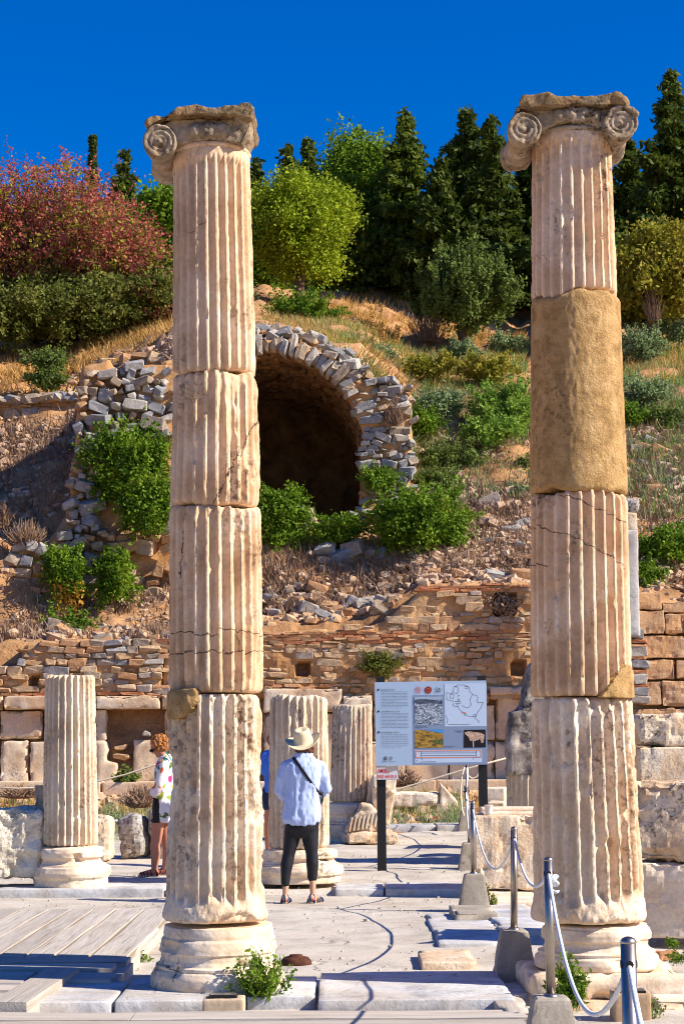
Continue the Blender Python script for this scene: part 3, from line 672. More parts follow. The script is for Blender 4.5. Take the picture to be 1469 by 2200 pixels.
# tumbled stones below the opening
for k, (a, b, w, h) in enumerate([(625, 1098, .7, .3), (650, 1120, .5, .35), (620, 1125, .35, .3), (790, 1105, .5, .2), (765, 1112, .45, .22), (838, 1085, .6, .25), (700, 1180, .5, .3), (735, 1195, .6, .3), (765, 1185, .4, .3), (800, 1190, .5, .28), (720, 1215, .6, .3), (660, 1225, .7, .25), (690, 1245, .5, .25), (830, 1200, .4, .3), (760, 1230, .5, .3), (600, 1250, .6, .2), (585, 1215, .5, .25)]):
    tag(stone(None, T(a, b, 37.5 if b < 1130 else 36.9), (w, .4, h), MIXG, .35, name='fallen_stone'), 'fallen grey stone heaped below the dark arched opening', 'stone', 'fallen stones below the vault opening')

# ---- left ruin mass
vl = thing('rubble_wall', T(250, 1370, 36.4), 'tall ruined wall of grey and tan rubble to the left of the left tall column', 'wall')
polyL = [(40, 1400), (35, 1330), (45, 1255), (110, 1150), (140, 1060), (150, 960), (160, 880), (150, 800), (185, 775), (300, 765), (370, 770), (420, 800), (420, 1400)]
backing('core', polyL, 36.4, 1.3, M_mortar, vl, .11, .14, seed=31, scale=1.3, dtop=1.0)
grey1 = [(110, 1160), (140, 1060), (150, 960), (162, 880), (140, 800), (185, 772), (300, 762), (372, 772), (375, 985), (340, 930), (220, 960), (200, 1040), (215, 1120), (240, 1150), (200, 1220), (130, 1200)]
rubble(vl, grey1, 36.4, (.09, .24), (.8, 2.3), BG+RG+RW[:7], depth=.35, proud=.12, maxn=250, tilt=.35, seed=33, dtop=.9, jitter=.12)
tan1 = [(45, 1385), (40, 1300), (60, 1240), (150, 1170), (250, 1150), (372, 1110), (372, 1385)]
rubble(vl, tan1, 36.4, (.12, .32), (1.0, 2.2), RW+BW, depth=.3, proud=.1, maxn=45, tilt=.3, seed=35, keep=.75, dtop=.1)
sx0, sx1 = Xat(165, 38), Xat(245, 38); v, f = prism([(sx0, 3.5), (sx1, 3.5), (sx1, P(200, 775, 38).z), (sx0, P(200, 790, 38).z)], 37.4, 44.2)
link('side_wall', fuse(closed0([(v, f)]), .14, 1, .12, 1.6, 4, 77), M_mortar, vl)
vf = thing('rubble_wall', T(-60, 1330, 36.0), 'crumbling tan wall of rubble and earth at the left edge under the dark hollow', 'wall')
polyF = [(-330, 1420), (-330, 1190), (-60, 1180), (20, 1195), (40, 1165), (90, 1160), (130, 1200), (130, 1420)]
backing('core', polyF, 36.0, 1.0, M_mortar, vf, .11, .12, seed=41, scale=1.5, dtop=.4)
rubble(vf, polyF, 36.0, (.12, .32), (1.0, 2.2), RW+BW, depth=.3, proud=.1, maxn=200, tilt=.3, seed=43, keep=.75, dtop=.4)
for k, (a, b) in enumerate([(45, 1178), (70, 1172), (92, 1180), (30, 1205), (60, 1208), (96, 1210)]): stone(vf, T(a, b, 36.3), (.34, .4, .26), RG, .3)
vb = thing('retaining_wall', T(60, 950, 44), 'sunlit retaining wall of brown stones across the top of the dark hollow', 'wall')
polyB = [(-330, 985), (-330, 870), (0, 862), (60, 858), (120, 855), (175, 850), (175, 960), (80, 975), (0, 985)]
backing('core', polyB, 44.0, 1.2, M_mortar, vb, .12, .1, seed=51)
rubble(vb, polyB, 44.0, (.17, .3), (1.3, 2.6), BW*2+RW, depth=.3, proud=.1, maxn=200, tilt=.08, seed=53, keep=.85)
for k in range(24): stone(vb, T(-20+8.2*k+rnd.uniform(-3, 3), 862-k*.4, 43.95), (rnd.uniform(.3, .55), .5, rnd.uniform(.2, .3)), RG, .25)

# ---- loose stones over the slope: the larger ones one by one, gravel as stuff
lr = random.Random(12)
def onhill(px, py):
    """point where the view ray meets the hill"""
    v = ray(px, py)
    prevd = 34.4
    for d in np.arange(34.4, 80, .15):
        t = d/v.y; z = CAMZ+v.z*t; X = v.x*t
        if z <= zt1(X, d)+.02: return Vector((X, d, zt1(X, d)))
    return None
zones = [((570, 850, 1262, 1345), 60, (.10, .28), 'small stone on the debris slope above the tile courses', 'stones on the debris slope above the wall'),
         ((880, 1138, 1060, 1245), 34, (.12, .3), 'small stone on the bare slope left of the right tall column', 'stones on the bare slope left of the right column'),
         ((1345, 1469, 950, 1120), 16, (.12, .3), 'small stone on the slope right of the right tall column', 'stones on the slope right of the right column'),
         ((150, 370, 745, 790), 18, (.14, .34), 'loose stone on top of the left rubble wall', 'loose stones on top of the left rubble wall'),
         ((50, 360, 1350, 1384), 22, (.12, .32), 'loose stone along the ledge above the low left wall', 'stones along the ledge above the low left wall')]
for (x0, x1, y0, y1), n, sz, lab, grp in zones:
    for k in range(n):
        p = onhill(lr.uniform(x0, x1), lr.uniform(y0, y1))
        if p is None: continue
        s = lr.uniform(*sz); tag(stone(None, p+Vector((0, 0, s*.15)), (s*lr.uniform(1, 1.6), s, s*lr.uniform(.5, .9)), lr.choice([MIXG, RW, BW]), .4, name='loose_stone', rs=lr), lab, 'stone', grp)
def pebbles(name, box_, n, sz, mat):
    it = []
    for k in range(n):
        px, d = lr.uniform(box_[0], box_[1]), lr.uniform(box_[2], box_[3]); X = Xat(px, d)
        if 37.7 < d < 38.7 and -3.5 < X < .6: continue
        s = lr.uniform(*sz)*(1 if lr.random() < .85 else 1.8)
        it.append(((X, d, zt1(X, d)+s*.1), (s*lr.uniform(1, 1.7), s, s*.7), Euler((lr.uniform(-.5, .5), lr.uniform(-.5, .5), lr.uniform(0, 3))), lr.choice(MIDY)))
    joinstuff(name, it, mat)
M_scatter = stone_mat('scattered_rubble', (.58, .47, .34), (.48, .30, .18), (.28, .24, .22), scale=7, bumpd=.01)
pebbles('hill_rubble', (-60, 1530, 34.5, 46), 6500, (.04, .11), M_scatter)
pebbles('slope_rubble', (880, 1520, 35.2, 43), 3000, (.04, .12), M_scatter)
pebbles('foreground_rubble', (-60, 1140, 30.4, 33.9), 900, (.05, .13), M_scatter)
# ================================================================ columns
def shaft(pa, pb, ra, rb, seed=0, n=24, depth=.132, phase=0, chip=1.0, jag=(0, 0), foot=0, neck=0, plain=False, fill=0, rough=1.0, step=.015):
    """drum from pa (bottom centre) to pb (top centre); fluted, ridges chipped, ends worn"""
    pa, pb = Vector(pa), Vector(pb); H = (pb-pa).length; nz = max(6, int(H/step)); m = n*16
    a = np.linspace(0, 2*math.pi, m, endpoint=False); t = np.linspace(0, 1, nz)
    A, Tt = np.meshgrid(a, t); A = A.ravel(); Tt = Tt.ravel()
    R0 = ra+(rb-ra)*Tt
    cyl = np.stack([np.cos(A)*.35, np.sin(A)*.35, Tt*H], 1)+np.array([seed*5.3, seed*2.1, seed])
    fl = .5-.5*np.ones_like(A)
    u = ((A+phase)*n/(2*math.pi)) % 1; w = np.clip((u-.13)/.74, 0, 1)*2-1
    prof = np.where((u > .13) & (u < .87), np.sqrt(np.clip(1-w*w, 0, 1)), 0)
    if plain: prof = prof*0
    e0 = Tt*H; e1 = (1-Tt)*H
    mask = np.ones_like(A)
    if foot: mask = sstep(foot*.7, foot*1.15, e0+.05*vn(np.stack([A*4, A*0, A*0], 1)+seed))
    if neck: mask = mask*sstep(neck-.035, neck+.02, e1+(-.035*(1-np.abs(w))))
    D = depth*R0*prof*mask
    # broken ridges: radius limited towards the flute floor
    nb = fbm(cyl, (5, 5, 1.6), 4, seed); end = np.exp(-e0/.07)+np.exp(-e1/.07)
    br = sstep(.35, .85, nb*chip+.35*end*chip+.15*(chip-1))
    lim = depth*R0*(.85*br)
    br2 = sstep(.42, .6, fbm(cyl, (15, 15, 6), 3, seed+12)+.25*(chip-1)); D = np.maximum(D, 0 if plain else depth*R0*.55*br2*mask)
    D = np.maximum(D, lim*(mask*.8+.2))
    D = np.maximum(D, 0)
    if fill: D = D*(1-fill*sstep(-.2, .5, fbm(cyl, (3, 3, 1), 3, seed+3)))
    r = R0-D
    r = r+rough*(.003*fbm(cyl, (9, 9, 5), 4, seed+1)+.0035*fbm(cyl, (34, 34, 26), 3, seed+2))+.005*fbm(cyl, (2, 2, 1), 2, seed+4)
    big = sstep(.5, .68, fbm(cyl, (3.0, 3.0, 2.2), 4, seed+6)+.45*end-.25)*chip
    r = r-.03*big*(R0/.33)
    r = r-.02*np.exp(-e0/.012)-.02*np.exp(-e1/.012)
    if foot and not plain: r = r+.02*(1-sstep(0, foot, e0))
    ax = (pb-pa)
    zz = Tt*ax.z
    zj = jag[0]*fbm(np.stack([np.cos(A), np.sin(A), A*0], 1), 1.5, 3, seed+7)*np.exp(-e0/.1)+jag[1]*fbm(np.stack([np.cos(A), np.sin(A), A*0], 1), 1.5, 3, seed+8)*np.exp(-e1/.1)
    v = np.stack([pa.x+ax.x*Tt+r*np.cos(A), pa.y+ax.y*Tt+r*np.sin(A), pa.z+zz+zj], 1)
    k = np.arange(m); b = len(v)
    v = np.vstack([v, [tuple(pa)], [tuple(pb)]])
    f = [grid(m, nz, True), np.stack([np.full(m, b), (k+1) % m, k], 1), np.stack([np.full(m, b+1), (nz-1)*m+k, (nz-1)*m+(k+1) % m], 1)]
    return npmesh('drum', v, f, True)
def cr(y, xl, xr, d):
    a, b = P(xl, y, d), P(xr, y, d); return (a+b)/2, (b-a).length/2
def drum(parent, yt, tl, tr, yb, bl, br, d, mat, name='drum', gap=.004, **kw):
    ct, rt = cr(yt, tl, tr, d); cb, rb = cr(yb, bl, br, d)
    return link(name, shaft(cb+Vector((0, 0, gap)), ct-Vector((0, 0, gap)), rb, rt, **kw), mat, parent)
def lathe_noisy(c, prof, n=96, amp=.01, chip=.03, seed=0, sub=5, scale=5, tilt=None):
    pr = []
    for (r0, h0), (r1, h1) in zip(prof, prof[1:]):
        for k in range(sub): pr.append((r0+(r1-r0)*k/sub, h0+(h1-h0)*k/sub))
    pr.append(prof[-1]); v, f = lathe((0, 0, 0), pr, n)
    n2 = len(pr)*n
    d = v.copy(); d[:, 2] = 0; d /= np.linalg.norm(d, axis=1)[:, None]+1e-9
    w = v+np.array(c)+seed*4.7
    dd = amp*fbm(w, scale, 4, seed)+amp*.4*fbm(w, scale*5, 2, seed+1)-chip*(.55*sstep(.30, .42, fbm(w, 3.2, 4, seed+5))+.6*sstep(.2, .8, fbm(w, 3.2, 3, seed+5))); dd[n2:] = 0
    v = v+d*dd[:, None]; v[:n2, 2] += .5*amp*fbm(w[:n2], 3, 3, seed+3)
    return npmesh('base', v+np.array(c), f, True)
def torus_prof(r, h, z, k=8, rin=.0):
    return [(r-h/2+h/2*math.cos(a), z+h/2+h/2*math.sin(a)) for a in np.linspace(-math.pi/2, math.pi/2, k)]
DC = 12.5
# ------------------------------------------------ left tall column
lc = thing('tall_column', (cr(2110, 330, 605, DC)[0].x, DC, .06), 'left tall fluted marble column with a broken single-volute capital', 'column')
drum(lc, 328, 374, 536, 808, 373, 549, DC, M_marble_hi, seed=1, neck=.10, chip=.75, phase=.1, jag=(.03, 0))
drum(lc, 808, 374, 553, 1094, 365, 561, DC, M_marble, seed=2, chip=1.15, phase=.18, jag=(.02, .03))
drum(lc, 1094, 364, 561, 1490, 364, 566, DC, M_marble, seed=3, chip=1.0, phase=.12, jag=(.0, .03), gap=.002)
drum(lc, 1492, 365, 565, 1977, 356, 570, DC, M_marble_lo, seed=6, chip=1.25, phase=.05, foot=.16, depth=.135, rough=1.8)
bl, rl = cr(2100, 330, 608, DC)
sc = rl/.41
link('base', lathe_noisy((bl.x, DC, .05), [(.405*sc, 0), (.425*sc, .015), (.43*sc, .05), (.425*sc, .10), (.408*sc, .135), (.392*sc, .145), (.398*sc, .15), (.396*sc, .165), (.375*sc, .175), (.362*sc, .205), (.364*sc, .24), (.376*sc, .25), (.374*sc, .262), (.372*sc, .285), (.362*sc, .325), (.346*sc, .34), (.348*sc, .36), (.345*sc, .385), (.34*sc, .408), (.3*sc, .41)], seed=3, amp=.010, chip=.05, scale=4), M_base, lc)
def patch(name, parent, cyl, poly, mat, off, seed, nx=30, ny=24, bulge=0):
    """repair mortar following the surface of a drum inside an outline"""
    cc, r = cyl; xs = [a for a, _ in poly]; ys = [b for _, b in poly]; vs = []; ins = []
    for j in range(ny):
        for i in range(nx):
            px = min(xs)+(max(xs)-min(xs))*i/(nx-1); py = min(ys)+(max(ys)-min(ys))*j/(ny-1); q = P(px, py, DC); dx = max(-.999, min(.999, (q.x-cc.x)/(r+off)))
            b = bulge*math.sin(math.pi*i/(nx-1))**.5*math.sin(math.pi*j/(ny-1))**.5 if bulge else 0
            an = math.asin(dx); vs.append((cc.x+(r+off+b)*math.sin(an), DC-(r+off+b)*math.cos(an), q.z)); ins.append(inpoly(px+.01, py+.01, poly))
    fr = np.array(vs); bk = fr.copy(); bk[:, 0] = cc.x+(bk[:, 0]-cc.x)*.8; bk[:, 1] = DC+(bk[:, 1]-DC)*.8; n = nx*ny
    g = grid(nx, ny); g = g[np.array([all(ins[k] for k in q) for q in g])]; ed = {}
    for q in g:
        for a, b in zip(q, np.roll(q, -1)): ed[(a, b)] = 1
    side = [(b, a, a+n, b+n) for (a, b) in ed if (b, a) not in ed]
    pm = npmesh(name, np.vstack([fr, bk]), [g, np.array(side)], True); v = getv(pm); v += (.010*fbm(v, 22, 4, seed))[:, None]*np.array([.3, -1, .3]); setv(pm, v)
    return link(name, pm, mat, parent)
patch('repair_lump', lc, cr(1500, 364, 566, DC), [(362, 1490), (372, 1484), (400, 1479), (425, 1480), (433, 1490), (432, 1508), (424, 1524), (410, 1540), (395, 1546), (368, 1549), (362, 1540)], M_repair, .016, 5, bulge=.03)
# ------------------------------------------------ right tall column
rc = thing('tall_column', (cr(2110, 1145, 1400, DC)[0].x, DC, .1), 'right tall column with a smooth brown concrete drum and a two-volute capital', 'column')
drum(rc, 296, 1143, 1312, 650, 1140, 1325, DC, M_marble_hi, seed=11, neck=.08, chip=.6, phase=.15, jag=(.05, 0))
drum(rc, 646, 1140, 1330, 1066, 1138, 1346, DC, M_repair, name='concrete_drum', seed=12, plain=True, chip=.05, rough=.8, jag=(0.03, .04))
drum(rc, 1064, 1140, 1345, 1498, 1140, 1356, DC, M_marble, seed=13, chip=.55, phase=.1, jag=(0, .03))
drum(rc, 1500, 1141, 1358, 1977, 1147, 1385, DC, M_marble_lo, seed=14, chip=1.1, phase=.02, foot=.17, depth=.135, rough=1.8)
br_, rr0 = cr(2080, 1150, 1412, DC); s2 = rr0/.40
link('base', lathe_noisy((br_.x, DC, .175), [(.385*s2, 0), (.405*s2, .012), (.412*s2, .045), (.402*s2, .08), (.38*s2, .095), (.384*s2, .10), (.384*s2, .112), (.355*s2, .12), (.335*s2, .15), (.338*s2, .18), (.356*s2, .19), (.356*s2, .20), (.358*s2, .225), (.348*s2, .255), (.335*s2, .262), (.332*s2, .275), (.3*s2, .28)], seed=8, amp=.008, chip=.035), M_base, rc)
link('plinth', rough_block((br_.x+.02, DC+.02, .03), .98, .98, .145, R(1.5), .04, .012, 5, .03, 17, chip=.04), M_base, rc)
link('footing', rough_block((br_.x+.25, DC-.1, -.12), 1.4, 1.2, .148, R(-1), .06, .012, 5, .02, 18, chip=.03), M_block, rc)
patch('repair_patch', rc, cr(1470, 1140, 1356, DC), [(1270, 1504), (1292, 1476), (1320, 1438), (1338, 1427), (1352, 1432), (1361, 1455), (1361, 1504)], M_repair, .014, 3)

# ------------------------------------------------ capitals
def scroll(c, r, w, depth, turns=2.4, n=70, hand=1, ridge=.017, damaged=False):
    """volute: a waisted roll along y with a raised spiral and eye on its front face"""
    parts = []
    prof = [(r*.60, .034), (r*.84, .030), (r*.90, 0), (r*1.0, .012), (r*1.0, .05), (r*.84, depth*.28), (r*.72, depth*.5), (r*.84, depth*.72), (r*1.0, depth-.05), (r*.96, depth)]
    parts.append(lathe(c, prof, 30, Vector((0, 1, 0))))
    for yy in (.018, depth):
        pts = []; rad = []
        for k in range(n):
            t = k/(n-1); a = hand*(turns*2*math.pi*t)+math.pi/2; q = r*(.94-.74*t**.85)
            pts.append((c[0]+hand*q*math.cos(a)*1.0, c[1]+yy, c[2]+q*math.sin(a))); rad.append(ridge*(1-.4*t))
        parts.append(tube(pts, rad, 6))
        parts.append(ball((c[0], c[1]+yy, c[2]), (r*.17, .022, r*.17), 8))
    return parts
def capital(name, parent, outline, vols, cen, rad, ztop_abacus, eggs, mat, seed):
    yf = DC-.31; dpt = .60
    parts = []
    # body: the broken block under the abacus, traced at the capital's own distance
    pts = [P(a, b, yf+.0) for a, b in outline['body']]; parts.append(prism([(p.x, p.z) for p in pts], yf+.05, yf+dpt-.06))
    pts = [P(a, b, yf-.02) for a, b in outline['abacus']]; ab = prism([(p.x, p.z) for p in pts], yf-.035, yf+dpt+.02)
    for (vx, vy, r, hand) in vols:
        p = P(vx, vy, yf-.03); parts += scroll((p.x, yf-.03, p.z), r, 0, dpt+.06, hand=hand)
    # echinus ring with eggs
    parts.append(lathe((cen.x, DC, cen.z), [(rad*.92, -.02), (rad*1.0, 0), (rad*1.06, .05), (rad*1.13, .10), (rad*1.05, .12)], 48))
    k = 0
    for a in np.linspace(R(215), R(325), eggs):
        q = (cen.x+rad*1.15*math.cos(a), DC+rad*1.15*math.sin(a), cen.z+.052); parts.append(ball(q, (.046, .046, .056), 8))
        a2 = a+R(110/(eggs-1)/2); q = (cen.x+rad*1.18*math.cos(a2), DC+rad*1.18*math.sin(a2), cen.z+.05); parts.append(ball(q, (.008, .012, .05), 6))
    link('abacus', fuse(closed0([ab]), .012, 1, .012, 11, 4, seed+1, chip=.025, chipscale=6), M_abacus, parent)
    fp = []
    for v, f in parts:
        m = npmesh('t', v, f); bm = bmesh.new(); bm.from_mesh(m); bmesh.ops.recalc_face_normals(bm, faces=bm.faces); bmesh.ops.triangulate(bm, faces=bm.faces); bm.to_mesh(m); bm.free()
        fp.append((getv(m), np.array([list(q.vertices) for q in m.polygons]))); bpy.data.meshes.remove(m)
    me = fuse(fp, .0075, 1, .006, 14, 4, seed, chip=.014, chipscale=8)
    link(name, me, mat, parent)
cl, rdl = cr(328, 374, 536, DC)
capital('capital', lc, {'body': [(352, 300), (345, 282), (352, 262), (372, 250), (540, 250), (536, 272), (527, 292), (520, 305), (494, 300), (462, 296), (420, 297), (382, 304)][::-1],
    'abacus': [(316, 275), (311, 262), (322, 254), (335, 249), (366, 245), (374, 238), (382, 231), (400, 228), (419, 224), (439, 228), (464, 234), (484, 227), (510, 224), (535, 221), (547, 234), (543, 248), (538, 256), (500, 250), (440, 247), (380, 252), (340, 262)][::-1]},
    [(342, 302, .112, 1)], Vector((cl.x, DC, cl.z+.012)), rdl*.97, 0, 7, M_capital, 3)
link('volute_stump', fuse([ball((P(515, 285, DC).x+.02, DC-.22, P(515, 278, DC).z), (.05, .10, .06)), ball((P(522, 285, DC).x, DC+.15, P(515, 272, DC).z), (.05, .12, .06))], .012, 1, .01, 12, seed=5), M_capital, lc)
link('astragal', lathe_noisy((cl.x, DC, cl.z-.015), [(rdl*.97, -.022), (rdl*1.035, -.012), (rdl*1.05, 0), (rdl*1.035, .012), (rdl*.96, .02)], 120, .004, .012, 4, 3), M_marble_hi, lc)
cl2, rdl2 = cr(296, 1143, 1312, DC)
capital('capital', rc, {'body': [(1128, 300), (1112, 285), (1110, 240), (1130, 226), (1330, 225), (1350, 240), (1345, 280), (1330, 300), (1290, 272), (1235, 262), (1180, 266), (1140, 290)][::-1],
    'abacus': [(1108, 240), (1112, 222), (1115, 208), (1121, 204), (1150, 201), (1186, 201), (1192, 208), (1231, 204), (1262, 207), (1300, 202), (1333, 198), (1341, 208), (1357, 226), (1372, 246), (1366, 250), (1330, 228), (1230, 226), (1160, 230)][::-1]},
    [(1126, 275, .112, 1), (1333, 262, .115, -1)], Vector((cl2.x, DC, cl2.z+.012)), rdl2*.97, 0, 8, M_capital, 6)
link('astragal', lathe_noisy((cl2.x, DC, cl2.z-.012), [(rdl2*.97, -.02), (rdl2*1.04, -.01), (rdl2*1.05, 0), (rdl2*1.03, .012), (rdl2*.96, .02)], 120, .004, .01, 4, 3), M_capital, rc)

# ------------------------------------------------ stumps
def stump(label, d, yt, tl, tr, yb, bl, br, base, mat, seed, cat='column stump', depth=.13, chip=1.0, jag=.02, basemat=M_base, gnd=.08, jtop=.01, phase=0.07):
    c0, _ = cr(yb, bl, br, d); t = thing('column_stump', (c0.x, d, gnd), label, cat)
    drum(t, yt, tl, tr, yb, bl, br, d, mat, seed=seed, chip=chip, depth=depth, jag=(0, jtop), phase=phase, rough=1.3)
    ct, rt = cr(yb, bl, br, d)
    H = c0.z-gnd; z0 = gnd; r = rt; b = base
    pr = [(r*b*.95, 0), (r*b*.96, H*.2), (r*b*.97, H*.21), (r*b*1.02, H*.25), (r*b*1.05, H*.36), (r*b*1.01, H*.5), (r*b*.93, H*.52), (r*b*.93, H*.55), (r*b*.86, H*.58), (r*b*.82, H*.66), (r*b*.85, H*.72), (r*b*.9, H*.73), (r*b*.9, H*.86), (r*b*.86, H*.95), (r*.8, H)]
    link('base', lathe_noisy((ct.x, d, z0), pr, seed=seed+20, amp=.012, chip=.05), basemat, t)
    return t
M_stump = stone_mat('stump_marble', (.76, .66, .52), (.70, .56, .40), (.52, .38, .26), warm=(.62, .38, .2), warm_amt=.4, lichen=.45, streak=.7, scale=2.4, bumpd=.014)
stump('left fluted column stump on a rounded base, beside the rough boulder', 20.95, 1451, 98, 204, 1816, 92, 211, 1.42, M_stump, 31, depth=.14, chip=.5)
stump('broken fluted column stump directly behind the woman in the straw hat', 21.4, 1496, 580, 705, 1822, 576, 708, 1.4, M_stump, 33, chip=.9, jtop=.05)
c3 = stump('shorter streaked column stump further back, between the hat woman and the sign', 28.0, 1514, 714, 798, 1722, 708, 800, 1.22, stone_mat('streaked_marble', (.74, .62, .48), (.62, .48, .34), (.40, .29, .2), warm=(.6, .36, .2), warm_amt=.5, lichen=.6, streak=1.0, scale=2.6), 35, chip=1.1, jtop=.03, gnd=zt1(0, 28)+.12)
link('plinth', rough_block((Xat(752, 28), 28, zt1(0, 28)-.15), .95, .95, .28, 0, .06, .012, 4, .03, 5), M_base, c3)
# dark-stained fragment on a fluted drum behind the right column
fc = thing('column_fragment', T(1118, 1858, 24), 'dark lichen-stained jagged fragment on a fluted drum, left of the right tall column', 'column fragment')
c0, r0 = cr(1858, 1088, 1195, 24); c1, r1 = cr(1662, 1088, 1195, 24)
link('drum', shaft(c0, c1, r0, r1, seed=41, chip=.6, depth=.13), M_stump, fc)
fpoly = [(1087, 1664), (1086, 1620), (1088, 1560), (1092, 1532), (1112, 1520), (1118, 1500), (1126, 1470), (1133, 1430), (1150, 1415), (1180, 1440), (1190, 1660), (1160, 1668), (1120, 1662)]
pts = [P(a, b, 24) for a, b in fpoly][::-1]
link('jagged_block', fuse([prism([(p.x, p.z) for p in pts], 23.7, 24.3)], .03, 2, .03, 5, 4, 3, chip=.05), M_blackstone, fc)

# ------------------------------------------------ blocks and boulders
def blk(label, d, x0, x1, y0, y1, depth, mat, rz=0, amp=.02, rounding=.018, seed=0, chip=.04, cat='marble block', res=.04, taper=0, tilt=(0, 0), name='marble_block', chipscale=4, scale=6):
    a = P(x0, y1, d); b = P(x1, y0, d)
    me = rough_block(((a.x+b.x)/2, d+depth/2, a.z), b.x-a.x, depth, b.z-a.z, rz, res, amp, scale, rounding, seed, taper, chip, tilt, chipscale, smooth=False)
    return tag(link(name, me, mat), label, cat)
blk('large rough-hewn white block at the left edge beside the left column stump', 20.8, -70, 92, 1738, 1886, .75, M_greyrock if False else stone_mat('hewn_marble', (.86, .78, .64), (.76, .66, .50), (.52, .42, .28), lichen=.3, scale=4, bumpd=.05), seed=61, amp=.035, rounding=.05, chip=.05, res=.03, scale=9)
blk('small pale block on top of the rough block, left of the left stump', 21.3, 72, 110, 1686, 1742, .4, M_block, seed=62)
blk('pale rounded block half hidden behind the right side of the left stump', 24.2, 185, 238, 1754, 1852, .6, M_block, seed=63, rounding=.08)
blk('dark grey mottled boulder behind the woman in the floral blouse', 24.8, 264, 318, 1752, 1846, .5, M_greyrock, R(-14), .05, .08, 64, .06, 'boulder', name='boulder', tilt=(0, R(-6)))
blk('dark grey flat-faced boulder between the floral blouse and the left tall column', 24.9, 316, 372, 1738, 1850, .6, M_greyrock, R(6), .03, .05, 65, .04, 'boulder', name='boulder')
bb = blk('big tan marble block with a moulded top behind the second bollard', 20.0, 1020, 1180, 1752, 1912, .75, M_block, 0, .018, .02, 66, .05)
a = P(1034, 1752, 20.05); b = P(1180, 1752, 20.05); o = link('moulding', rough_block(((a.x+b.x)/2, 20.42, a.z-.02), b.x-a.x, .5, .05, 0, .06, .006, 6, .02, 5), M_base, bb); o = link('moulding', rough_block(((a.x+b.x)/2, 20.5, a.z+.02), b.x-a.x-.02, .3, .05, 0, .06, .006, 6, .02, 6), M_base, bb)
# stack at the right edge
blk('lower white block with bluish left face at the right edge', 15.1, 1400, 1560, 1856, 2016, .9, M_base, R(-16), .012, .014, 71, .025, res=.04, scale=8)
blk('rough tan broken block lying on the lower white block at the right edge', 15.15, 1392, 1560, 1680, 1850, .85, M_block, R(-14), .022, .02, 72, .05, res=.04, scale=7)
blk('squared cream block with a dark stain, second from the top of the right stack', 23.5, 1374, 1520, 1605, 1690, .6, M_block, 0, .015, .02, 73, .02)
blk('moulded rust-edged block on top of the right stack', 23.5, 1376, 1520, 1534, 1602, .6, M_block, 0, .03, .05, 74, .06)
blk('pale block under the squared cream block, behind the right tall column', 23.6, 1368, 1520, 1692, 1864, .6, M_block, 0, .02, .03, 75, .04)
blk('grooved white marble piece lying between the sign post and the dark fragment', 26, 1046, 1092, 1692, 1828, .6, M_base, R(-10), .01, .02, 76, .01)
blk('small white marble cube beside the foot of the right sign post', 24.6, 1052, 1088, 1723, 1846, .4, M_base, R(-8), .01, .02, 77, .01)
# relief fragments near the sign
blk('low tan slab carrying the broken capital fragments left of the sign post', 27.0, 736, 850, 1788, 1815, .7, M_block, R(8), .02, .04, 81, .03)
def piece(label, d, poly, th, mat, seed, name='carved_fragment', cat='fragment', ribs=0, rz=0):
    pts = [P(a, b, d) for a, b in poly][::-1]; parts = [prism([(p.x, p.z) for p in pts], d, d+th)]
    me = fuse(parts, .022, 2, .015, 7, 4, seed, chip=.02); o = tag(link(name, me, mat), label, cat)
    return o
pf = piece('ribbed shell-like capital fragment leaning on the low tan slab', 27.1, [(738, 1790), (745, 1775), (768, 1745), (775, 1728), (795, 1728), (812, 1745), (822, 1790)], .4, M_block, 82)
for k in range(7):
    p = [T(750+k*9+q*6, 1786-q*36-k*1.5+6*q*q, 27.08) for q in (0, .25, .5, .75, 1)]
    link('rib', npmesh('rib', *tube(p, .018, 6)), M_block, pf)
piece('pointed grey carved fragment standing behind the ribbed one', 27.6, [(783, 1780), (790, 1690), (800, 1664), (812, 1680), (818, 1780)], .25, M_block, 83)
pr_ = piece('carved relief fragment right behind the left sign post', 27.4, [(800, 1725), (800, 1664), (852, 1672), (850, 1700), (842, 1745), (836, 1775), (812, 1765)], .3, M_stump, 84)
for k in range(4): link('leaf_relief', npmesh('relief', *ball(T(808+k*11, 1692+(k % 2)*10, 27.38), (.045, .04, .03), 8)), M_stump, pr_)
piece('triangular white marble fragment pointing up beside the hanging rope', 31.5, [(944, 1680), (982, 1722), (985, 1748), (944, 1746)], .3, M_base, 85)
piece('small triangular grey shard in the wall niche', 33.9, [(304, 1580), (310, 1568), (322, 1574), (324, 1582)], .1, M_greyrock, 86)
blk('long pale marble block lying at the foot of the rubble behind the sign', 31.5, 800, 945, 1703, 1735, .5, M_base, 0, .02, .03, 87)
for k, (x, y) in enumerate([(20, 1718), (60, 1740), (225, 1735), (250, 1745), (232, 1770), (262, 1780), (880, 1690), (905, 1688)]):
    pp = P(x, y, 29.5 if k < 6 else 32); tag(stone(None, (pp.x, pp.y, zt1(pp.x, pp.y)+.08), (.35, .3, .2), RG if k % 2 else RW, .3, name='loose_stone'), 'pale broken stone on the ground in front of the back wall', 'stone', 'broken stones in front of the back wall')
